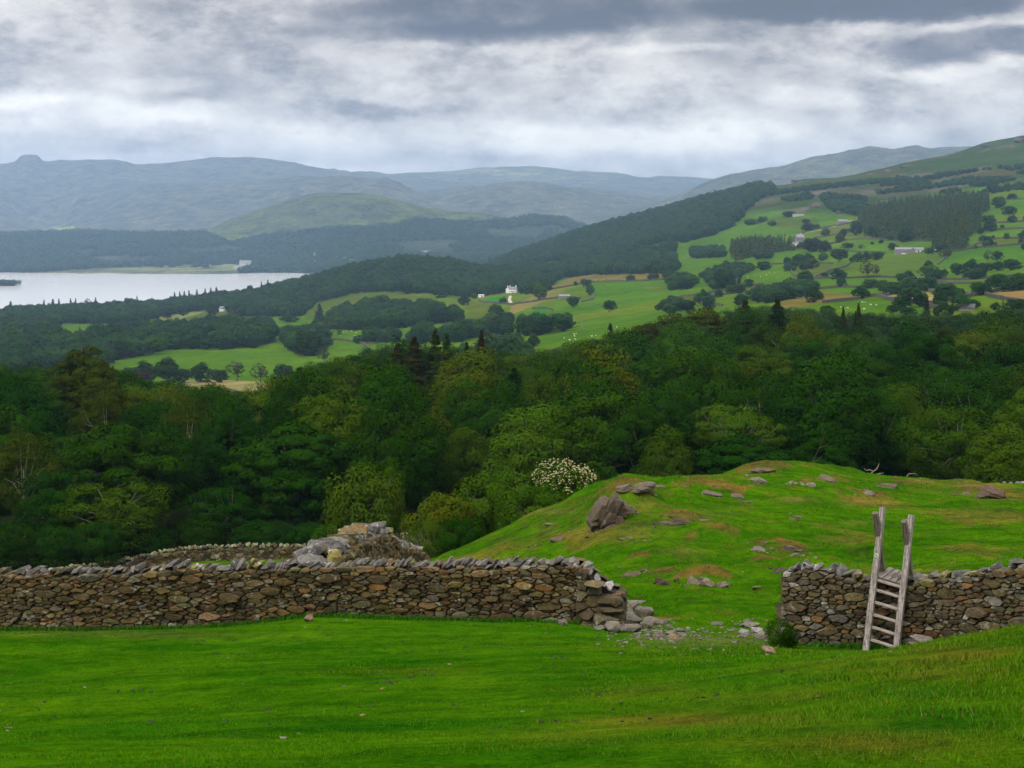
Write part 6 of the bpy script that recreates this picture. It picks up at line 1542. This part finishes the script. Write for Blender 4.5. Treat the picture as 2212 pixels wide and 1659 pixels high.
# ------------------------------------------------------------------ field walls
FW = [
 (c3((1850,770),(2000,745),(2206,735),(2300,730)),'field wall over the top right pasture, third from the summit'),
 (c3((1870,850),(1960,812),(2060,798),(2206,797),(2300,795)),'gently arched field wall right of the farm'),
 (c3((970,835),(1080,808),(1200,800),(1300,804),(1400,812),(1600,814)),'field wall under the plantation foot'),
 (c3((600,882),(700,872),(760,865),(820,866),(900,868),(1000,874),(1100,880),(1330,892)),'field wall running to the stone farm from the left'),
 (c3((1560,882),(1700,886),(1790,878),(1900,858),(2050,848),(2206,835),(2300,832)),'field wall running right from the farm cars'),
 (c3((1660,962),(1700,930),(1740,890)),'short field wall climbing to the farm lane'),
 (c3((735,958),(730,990),(745,1025),(780,1050),(900,1052),(1100,1050),(1300,1042),(1500,1052)),'hooked field wall below the emerald field'),
 (c3((870,1050),(960,1010),(1080,975),(1115,950)),'diagonal field wall behind the alone dark domed tree'),
 (c3((605,963),(740,956),(870,954),(1000,960)),'straight field wall under the emerald field trees'),
 (c3((15,1172),(200,1146),(400,1110),(560,1088)),'field wall along the top of the long olive strip'),
 (c3((300,1225),(240,1216),(165,1212),(170,1195),(240,1166),(400,1140),(560,1130),(700,1122)),'looping field wall round the lowest left field'),
 (c3((900,1120),(1050,1106),(1250,1112),(1400,1098),(1500,1082),(1590,1062)),'field wall between the hedgerow trees and the small barn'),
 (c3((1600,1062),(1700,1080),(1800,1084),(1900,1086),(2050,1094),(2206,1096),(2300,1096)),'field wall running right from the small barn'),
 (c3((1640,1062),(1750,1060),(1850,1056),(2030,1046),(2206,1030),(2300,1025)),'upper field wall right of the small barn under the right hedge'),
 (c3((930,1206),(1100,1190),(1230,1166),(1340,1160),(1440,1130)),'field wall at the right foot of the first hayfield'),
 (c3((1440,1130),(1470,1120),(1600,1131),(1650,1146),(1700,1150),(1760,1142),(1830,1142),(1870,1160)),'curving field wall over the top of the pale round hayfield'),
 (c3((1960,1152),(2030,1130),(2100,1120),(2206,1114),(2300,1112)),'field wall over the top of the brown hayfield'),
 (c3((1280,1170),(1330,1182),(1400,1196),(1480,1202),(1560,1207),(1640,1218)),'field wall under the pale round hayfield'),
 (c3((1700,1200),(1790,1182),(1870,1164),(1960,1150)),'field wall linking the darkest round tree and the leaning thorns'),
 (c3((1960,1157),(2060,1182),(2206,1204)),'field wall falling under the brown hayfield'),
 (c3((1950,704),(2080,698),(2206,690),(2300,688)),'second field wall from the summit at top right'),
 (c3((2080,551),(2140,553),(2206,549),(2300,546)),'topmost dark field wall at the right edge'),
 (c3((2055,500),(2120,488),(2206,478),(2300,470)),'field wall on the brow above the topmost dark wall'),
 (c3((1560,1215),(1600,1235),(1760,1250),(1880,1245)),'field wall behind the slate-roofed barn'),
 (c3((930,745),(1000,722),(1080,705),(1150,690)),'roadside wall climbing to the stone barn, upper'),
 (c3((800,770),(870,742),(940,730),(1010,720)),'roadside wall bend above the chimneyed house'),
 (c3((880,795),(960,785),(1060,765),(1140,760)),'short field wall left of the plantation'),
 (c2((1655,1076),(1800,1071),(1900,1070),(2000,1066),(2212,1050)),'dark field wall along the top of the green hill field'),
 (c2((1640,1078),(1645,1112),(1665,1140),(1700,1160),(1692,1185),(1620,1200)),'curved field wall round the small tree on the green hill'),
 (c2((1160,1216),(1300,1200),(1400,1182),(1520,1170),(1620,1178)),'field wall under the green hill field'),
 (c2((970,1190),(1050,1205),(1120,1210),(1200,1218)),'field wall below the emerald paddock'),
 (c2((1310,1242),(1400,1240),(1440,1252)),'field wall left of the spreading tree below the hill'),
 (c2((20,1440),(80,1440),(150,1446),(230,1462),(330,1466)),'field wall under the sheep field at centre left'),
 (c2((860,1430),(960,1420),(1060,1412),(1170,1420)),'field wall in the dip behind the larch spires'),
 (c2((200,1440),(250,1470),(280,1500)),'broken field wall falling from the sheep field corner'),
 (c2((1400,1130),(1430,1120),(1640,1078)),'field wall at the foot of the tan hilltop'),
 (c1((1250,1462),(1340,1466),(1420,1480)),'low pale wall at the top edge of the big green field'),
 (c1((370,1332),(560,1325),(800,1332)),'wall behind the small bright meadow'),
]
HEDGE = []
for i, (pl_, lb) in enumerate(FW):
    W3 = [ground_hit(u, v, 560) for (u, v) in pl_]
    for a, b_ in zip(W3[:-1], W3[1:]):
        L_ = (b_-a).length
        if abs(b_.y-a.y) > .35*a.y or rng.uniform() < .35: continue
        for k_ in range(rng.integers(0, max(2, int(L_/30)))):
            q_ = a.lerp(b_, rng.uniform()); HEDGE.append((q_.x+rng.uniform(-3, 3), q_.y+rng.uniform(1, 6), 0))
    pts = []
    for a, b_ in zip(W3[:-1], W3[1:]):
        if abs(b_.y-a.y) > .35*a.y: continue
        n = max(2, int((b_-a).length/6)); pts += [a.lerp(b_, k_/n) for k_ in range(n)]
    pts.append(W3[-1]); b = MB(); vs = []; r = random.Random(i)
    for j, p in enumerate(pts):
        d = (pts[min(j+1, len(pts)-1)]-pts[max(j-1, 0)]); d.z = 0
        if d.length < 1e-6: d = Vector((1, 0, 0))
        d.normalize(); nn = Vector((d.y, -d.x, 0)); z = h1(p.x, p.y); hh = 1.65+r.uniform(-.2, .25); wd = .5
        for (o_, zz_) in ((-wd, -.8), (-wd*.7, hh), (wd*.7, hh-.05), (wd, -.8)): vs.append(Vector((p.x, p.y, z))+nn*o_+Vector((0, 0, zz_)))
    m = len(pts); fs = [(4*q_+k_, 4*(q_+1)+k_, 4*(q_+1)+k_+1, 4*q_+k_+1) for q_ in range(m-1) for k_ in range(3)]+[(0, 1, 2, 3), (4*m-1, 4*m-2, 4*m-3, 4*m-4)]
    g = r.uniform(.8, 1.2); b.add(vs, fs, (.055*g, .050*g, .036*g))
    tag(b.build('field_wall', M_FSTONE), lb, 'wall', 'dry stone walls dividing the far fields')
HEDGE = np.array(HEDGE); HEDGE[:, 2] = height(HEDGE[:, 0], HEDGE[:, 1])
ex = HEDGE[rng.integers(0, len(HEDGE), int(len(HEDGE)*1.1))].copy(); ex[:, :2] += rng.normal(size=(len(ex), 2))*np.array([9, 9]); ex[:, 2] = height(ex[:, 0], ex[:, 1])
HEDGE = np.concatenate([HEDGE, ex])
mass('hedgerow_trees', HEDGE, MIDP, 5.5, 12, (2.2, 6.5), (4, 10))
# lane to the white house
def ribbon(name, pl_, wd, mat, ymin=560):
    P_ = [ground_hit(u, v, ymin) for u, v in pl_]; pts = []
    for a, b_ in zip(P_[:-1], P_[1:]):
        n = max(2, int((b_-a).length/5)); pts += [a.lerp(b_, k_/n) for k_ in range(n)]
    b = MB(); vs = []
    for j, p in enumerate(pts):
        d = (pts[min(j+1, len(pts)-1)]-pts[max(j-1, 0)]); d.z = 0; d.normalize(); nn = Vector((d.y, -d.x, 0))
        for o_ in (-wd, wd): q_ = p+nn*o_; vs.append(Vector((q_.x, q_.y, h1(q_.x, q_.y)+.25)))
    b.add(vs, [(2*j, 2*j+2, 2*j+3, 2*j+1) for j in range(len(pts)-1)]); return tag(b.build(name, mat), kind='structure')
ribbon('track', c2((1172,1160),(1165,1185),(1175,1205),(1200,1218)), 1.6, M_TRACK)
ribbon('lane', c3((760,800),(790,770),(830,758),(900,748),(1000,725),(1060,700),(1130,680)), 2.2, M_TRACK)
# crags on the rough fell
for i, (m_, lb) in enumerate([(m3(890,602,80,52),'reddish crag in the middle of the rough fell'),(m3(1045,640,50,30),'pale crag by the upper barn'),(m3(780,430,100,16),'grey rocky crest above the hillside wood'),(m3(1480,345,110,26),'pale rocky ridge on the fell skyline'),(m3(1350,375,60,30),'pale crag left of the rocky ridge'),(m3(1230,395,50,22),'small crag lower on the fell skyline'),(m3(1980,215,110,30),'dark knotted crag on the high right skyline'),(m3(2190,190,90,60),'dark crag at the right edge skyline'),(m3(1190,480,70,26),'brown crag above the scrub'),(m3(690,470,20,12),'little rock on the pasture by the hillside wood')]):
    u, v, w_, h_ = m_; p = ground_hit(u, v, 1500, 5000); s_ = p.y/F
    add_boulder('crag', (p.x, p.y+6, h1(p.x, p.y+6)-1), (w_*s_*1.1, w_*s_*.8, h_*s_*1.1), 900+i, 0, lb, 'crag', 4, .3, M_FSTONE, (.060, .056, .046) if i else (.085, .060, .045), rough=.25)

# ------------------------------------------------------------------ buildings
def house(name, p, rz, w_, d_, h_, rise, label, wall=None, roof=None, chim=(), wins=(), door=None, cat='house'):
    wall = wall or M_WHITEW; roof = roof or M_SLATE
    e = empty(name, p, rz); tag(e, label, cat)
    b = MB(); x, y = w_/2, d_/2
    vs = [Vector(q_) for q_ in ((-x,-y,-2),(x,-y,-2),(x,y,-2),(-x,y,-2),(-x,-y,h_),(x,-y,h_),(x,y,h_),(-x,y,h_),(-x,0,h_+rise),(x,0,h_+rise))]
    b.add(vs, [(0,1,5,4),(2,3,7,6),(1,2,6,9,5),(3,0,4,8,7),(0,3,2,1)]); b.build('wall', wall, e)
    o = .35; k = rise/y; b = MB()
    for s_ in (-1, 1):
        vs = [Vector((-x-o, s_*(y+o), h_-k*o)), Vector((x+o, s_*(y+o), h_-k*o)), Vector((x+o, 0, h_+rise)), Vector((-x-o, 0, h_+rise))]
        vs = vs+[q_+Vector((0, 0, .22)) for q_ in vs]; b.add(vs, [(0,1,2,3),(7,6,5,4),(0,4,5,1),(1,5,6,2),(3,7,4,0),(2,6,7,3)])
    rf = b.build('roof', roof, e)
    for cx_ in chim:
        b = MB(); b.box((cx_*x*.92, 0, h_+rise+.7), (.9, .7, 2.0)); b.box((cx_*x*.92, 0, h_+rise+1.78), (1.05, .85, .16)); b.tube([(cx_*x*.92-.2, 0, h_+rise+1.8), (cx_*x*.92-.2, 0, h_+rise+2.2)], .13); b.tube([(cx_*x*.92+.2, 0, h_+rise+1.8), (cx_*x*.92+.2, 0, h_+rise+2.2)], .13)
        b.build('chimney', wall, rf)
    for (wx, wz, ww_, wh_) in wins:
        b = MB(); b.box((wx*x, -y-.02, wz), (ww_+.2, .1, wh_+.2)); f_ = b.build('window', M_WHITEW if wall is not M_WHITEW else M_BSTONE, e)
        b = MB(); b.box((wx*x, -y-.08, wz), (ww_, .06, wh_)); b.build('pane', M_GLASS, f_)
    if door is not None:
        b = MB(); b.box((door*x, -y-.03, 1.0), (1.0, .12, 2.1)); b.build('door', M_GLASS, e)
    return e
def hp(cx, cy, f=m2, ymin=560): 
    u, v, _, _ = f(cx, cy, 0, 0); p = ground_hit(u, v, ymin); return p
WN6 = [(-.7,1.5,.9,1.1),(-.2,1.5,.9,1.1),(.6,1.5,.9,1.1),(-.7,4.2,.9,1.1),(-.2,4.2,.9,1.1),(.3,4.2,.9,1.1),(.75,4.2,.9,1.1)]
def on(p, dx=0, dy=0, dz=0): return (p.x+dx, p.y+dy, h1(p.x+dx, p.y+dy)+dz)
p = hp(1190, 1138)
house('white_house', on(p, 0, -6), R(-25), 8, 5.5, 4.2, 2.3, 'whitewashed house with slate gables on the lawn at the foot of the dark wood', chim=(.9,), wins=WN6, door=.2)
house('white_wing', on(p, -5, 2, 1), R(62), 6.5, 4.5, 3.6, 1.8, 'taller whitewashed wing behind the white house with pinkish roof edge', chim=(-.9, .9), wins=WN6[:4])
p = hp(1205, 1082); house('outbuilding', on(p), R(20), 8, 4, 3, 1.2, 'pale roofed outbuilding in the trees above the white house', M_SHED, M_SHED)
p = hp(987, 1168); house('garden_shed', on(p), R(5), 6, 3.5, 2.6, .5, 'small white shed at the right end of the lawn hedge', M_WHITEW, M_SHED, door=.3, cat='shed')
p = hp(1512, 1176); house('sheep_barn', on(p), R(5), 10, 5, 2.4, 1.3, 'tiny stone barn on the wall below the green hill field', M_BSTONE, M_SLATE, cat='barn')
p = hp(490, 1345, m2); house('cottage', on(p), R(10), 14, 6, 3, 2.4, 'low reddish roofed cottage half hidden in the middle copse', M_BSTONE, plain('red_roof', (.14, .08, .07), .8))
p = hp(1410, 1255, m1); house('white_cottage', on(p), R(-30), 9, 6, 3.4, 2.6, 'white gabled cottage in the trees right of the strip meadow', chim=(.8,), wins=WN6)
p = hp(1495, 1258, m1); house('grey_cottage', on(p), R(0), 8, 7, 5.5, 2, 'grey stone cottage right of the white gabled cottage', M_BSTONE, chim=(0,), wins=WN6[3:])
# stone farm
p = hp(1460, 893, m3)
house('farmhouse', on(p, -2, 2), R(-4), 15, 6, 4.2, 1.8, 'long grey stone farmhouse below the plantation', M_BSTONE, M_SLATE, (-.95, -.2, .9), WN6)
house('farm_barn', on(p, 5.5, -2), R(80), 7, 4.5, 3.2, 1.6, 'stone barn gable standing in front of the farmhouse', M_BSTONE, M_SLATE, wins=((0, 3, .8, .8),), cat='barn')
house('farm_shed', on(p, 11, 0), R(-3), 9, 5, 3, 1.1, 'pale sheeted shed at the right end of the farm', M_SHED, M_SLATE, door=0, cat='shed')
p = hp(785, 838, m3, 900); house('chimneyed_house', on(p), R(15), 9, 9, 9, 3.5, 'tall stone house with chimneys beside the dark conifers on the hill road', M_BSTONE, M_SLATE, (-.7, .7), WN6)
house('low_wing', on(p, -6, -6), R(10), 10, 5, 3.2, 1.6, 'low white wing in front of the tall stone house', M_WHITEW, M_SLATE, cat='house')
p = hp(1058, 703, m3, 900); house('hill_barn', on(p), R(8), 13, 5, 3.2, 2.2, 'long stone barn beside the hill road left of the plantation', M_BSTONE, M_SLATE, cat='barn')
p = hp(1540, 1072, m3); house('field_barn', on(p), R(-10), 6.5, 4, 2.4, 1.0, 'small stone barn built into the field wall at right', M_BSTONE, plain('stone_slate', (.17, .15, .13), .9), cat='barn')
p = hp(1845, 1250, m3, 560); house('slate_barn', on(p), R(-25), 5.5, 4, 1.2, 1.1, 'small slate roofed barn with pale roof peeping over the wood', M_BSTONE, plain('pale_slate', (.06, .06, .065), .7), cat='barn')
p = hp(780, 655, m3, 1500); house('ruined_fold', on(p), R(0), 16, 5, 2.0, .8, 'pale low stone building on the rough fell', plain('pale_stone', (.38, .36, .33), .9), M_SLATE, cat='barn')
# far shore buildings
def far(name, u, v, w_, h_, lb, stone_=False, rz=0, ch=(.8,)):
    p = ground_hit(u, v, 4300); house(name, on(p), rz, w_, w_*.6, h_, h_*.55, lb, plain('pale_'+name, (.46, .43, .40), .8) if stone_ else M_WHITEW, M_SLATE, ch, [(-.6, h_*.5, 1.6, 2), (0, h_*.5, 1.6, 2), (.6, h_*.5, 1.6, 2)])
far('mansion', 530, 578, 34, 14, 'large pale stone mansion above the far lake shore', True, .1, (-.9, .9, 0))
far('villa', 514, 580, 22, 6, 'low pale wing left of the lakeside mansion', True)
far('villa', 674, 573, 24, 9, 'white villa lowest of the houses in the far forest', ch=(-.8, .8))
far('villa', 679, 558, 10, 12, 'narrow white gable above the lowest white villa', rz=1.3)
far('villa', 722, 560, 28, 7, 'long pinkish house in the far forest', True)
far('villa', 744, 567, 14, 10, 'small white gabled house right of the pinkish one', rz=1.2)
far('villa', 761, 569, 18, 8, 'white house rightmost of the far village')
far('villa', 553, 553, 9, 10, 'tiny pale tower house high in the far forest', True)
far('villa', 920, 547, 30, 6, 'long pale building in the far forest above the hill wood', True)
# cars at the farm
def car(p, rz, label, colm=None):
    e = empty('parked_car', p, rz); tag(e, label, 'car', 'cars parked by the farm')
    b = MB(); pr = [(-2.1,.35),(-2.15,.8),(-1.9,.98),(-1.2,1.02),(-.6,1.42),(.9,1.46),(1.6,1.02),(2.1,.92),(2.18,.4)]; vs = [Vector((a, s_*.85, z)) for s_ in (-1, 1) for a, z in pr]; n = len(pr)
    b.add(vs, [(i, i+1, n+i+1, n+i) for i in range(n-1)]+[tuple(range(n))[::-1], tuple(range(n, 2*n)), (0, n, 2*n-1, n-1)]); b.build('body', M_CARW, e)
    b = MB(); b.box((.15, 0, 1.2), (1.9, 1.74, .3)); b.build('window', M_GLASS, e)
    for sx_ in (-1.35, 1.35):
        for sy in (-1, 1): b = MB(); b.tube([(sx_, sy*.68, .33), (sx_, sy*.9, .33)], .33, 12); b.build('wheel', M_TYRE, e)
p = hp(1440, 897, m3); car(on(p, 0, -4), .1, 'white car parked in front of the stone farmhouse')
p = hp(1640, 872, m3); car(on(p), .2, 'white car on the lane right of the farm')
p = hp(1610, 876, m3); car(on(p), .2, 'light car left of the one on the lane')
# telegraph poles
for (m_, lb) in [(m3(388,1108,2,60),'telegraph pole right of the tall round bluish tree'),(m2(1625,1362,2,64),'telegraph pole on the grazed hill below the hedge trees'),(m2(1610,1030,2,40),'telegraph pole on the skyline of the tan hilltop'),(m3(1345,885,2,46),'pole left of the stone farmhouse')]:
    u, v, _, h_ = m_; p = ground_hit(u, v, 560); H_ = max(h_*p.y/F, 7)
    e = empty('telegraph_pole', p); tag(e, lb, 'pole'); b = MB(); b.tube([(0, 0, -1), (0, 0, H_)], [.22, .15], 8, (.2, .17, .13)); b.build('pole', M_BARK, e); b = MB(); b.box((0, 0, H_-.7), (2.0, .14, .14), None, (.2, .17, .13)); b.build('crossarm', M_BARK, e)
# sheep
sb = MB(); rings = [(-.62,.08,.62),(-.58,.22,.64),(-.4,.30,.64),(0,.33,.62),(.35,.30,.64),(.5,.22,.70),(.62,.13,.80),(.74,.11,.86),(.84,.10,.82),(.95,.07,.74),(1.0,.03,.70)]; vs = []
for x, r_, z in rings:
    for k_ in range(10): a = k_/10*6.283; vs.append(Vector((x, math.cos(a)*r_*.85, z+math.sin(a)*r_)))
m = len(rings); fs = [(i*10+k_, i*10+(k_+1) % 10, (i+1)*10+(k_+1) % 10, (i+1)*10+k_) for i in range(m-1) for k_ in range(10)]+[tuple(range(10))[::-1], tuple(range((m-1)*10, m*10))]
sb.add(vs, fs)
for lx in (-.4, .38):
    for ly in (-.15, .15): sb.tube([(lx, ly, .55), (lx+.02, ly, .3), (lx, ly, 0)], [.09, .05, .04], 6)
for s_ in (-1, 1): sb.tube([(.84, s_*.06, .88), (.82, s_*.2, .86)], [.04, .015], 5)
SHM = sb.mesh('sheep', M_WOOL, True)
def sheep(u, v, lb, g):
    p = ground_hit(u, v, 560); o = obj('sheep', SHM); o.location = (p.x, p.y, h1(p.x, p.y)); o.rotation_euler = (0, 0, rng.uniform(0, 6.28)); s_ = rng.uniform(.55, .7); o.scale = (s_, s_, s_); tag(o, lb, 'sheep', g)
for i in range(24):
    u = rng.uniform(1215, 1455); t_ = (u-1215)/240; v = rng.uniform(722-30*t_, 738-14*t_); sheep(u, v, 'white sheep grazing on the smooth green hill just above the wood', 'sheep on the grazed hill')
for i in range(16):
    sheep(1458+rng.uniform(1010, 1540)*.3418, 243+rng.uniform(1200, 1250)*.3418, 'white sheep in the pasture below the pale round hayfield', 'sheep below the hayfields')
for i in range(14):
    sheep(1458+rng.uniform(430, 700)*.3418, 243+rng.uniform(985, 1060)*.3418, 'white sheep in the sunlit field right of the tall round bluish tree', 'sheep in the sunlit field')
for i in range(12):
    sheep(702+rng.uniform(20, 230)*.3418, 243+rng.uniform(1375, 1420)*.3418, 'white sheep in the small sheep field at centre left', 'sheep at centre left')
for i, (cx, cy) in enumerate([(1700,1058),(1712,1060),(1760,1059),(1740,1062)]):
    sheep(702+cx*.3418, 243+cy*.3418, f'{ORD[i]} of the dark cattle-like sheep on the tan hilltop', None)
print('objects', len(bpy.data.objects))
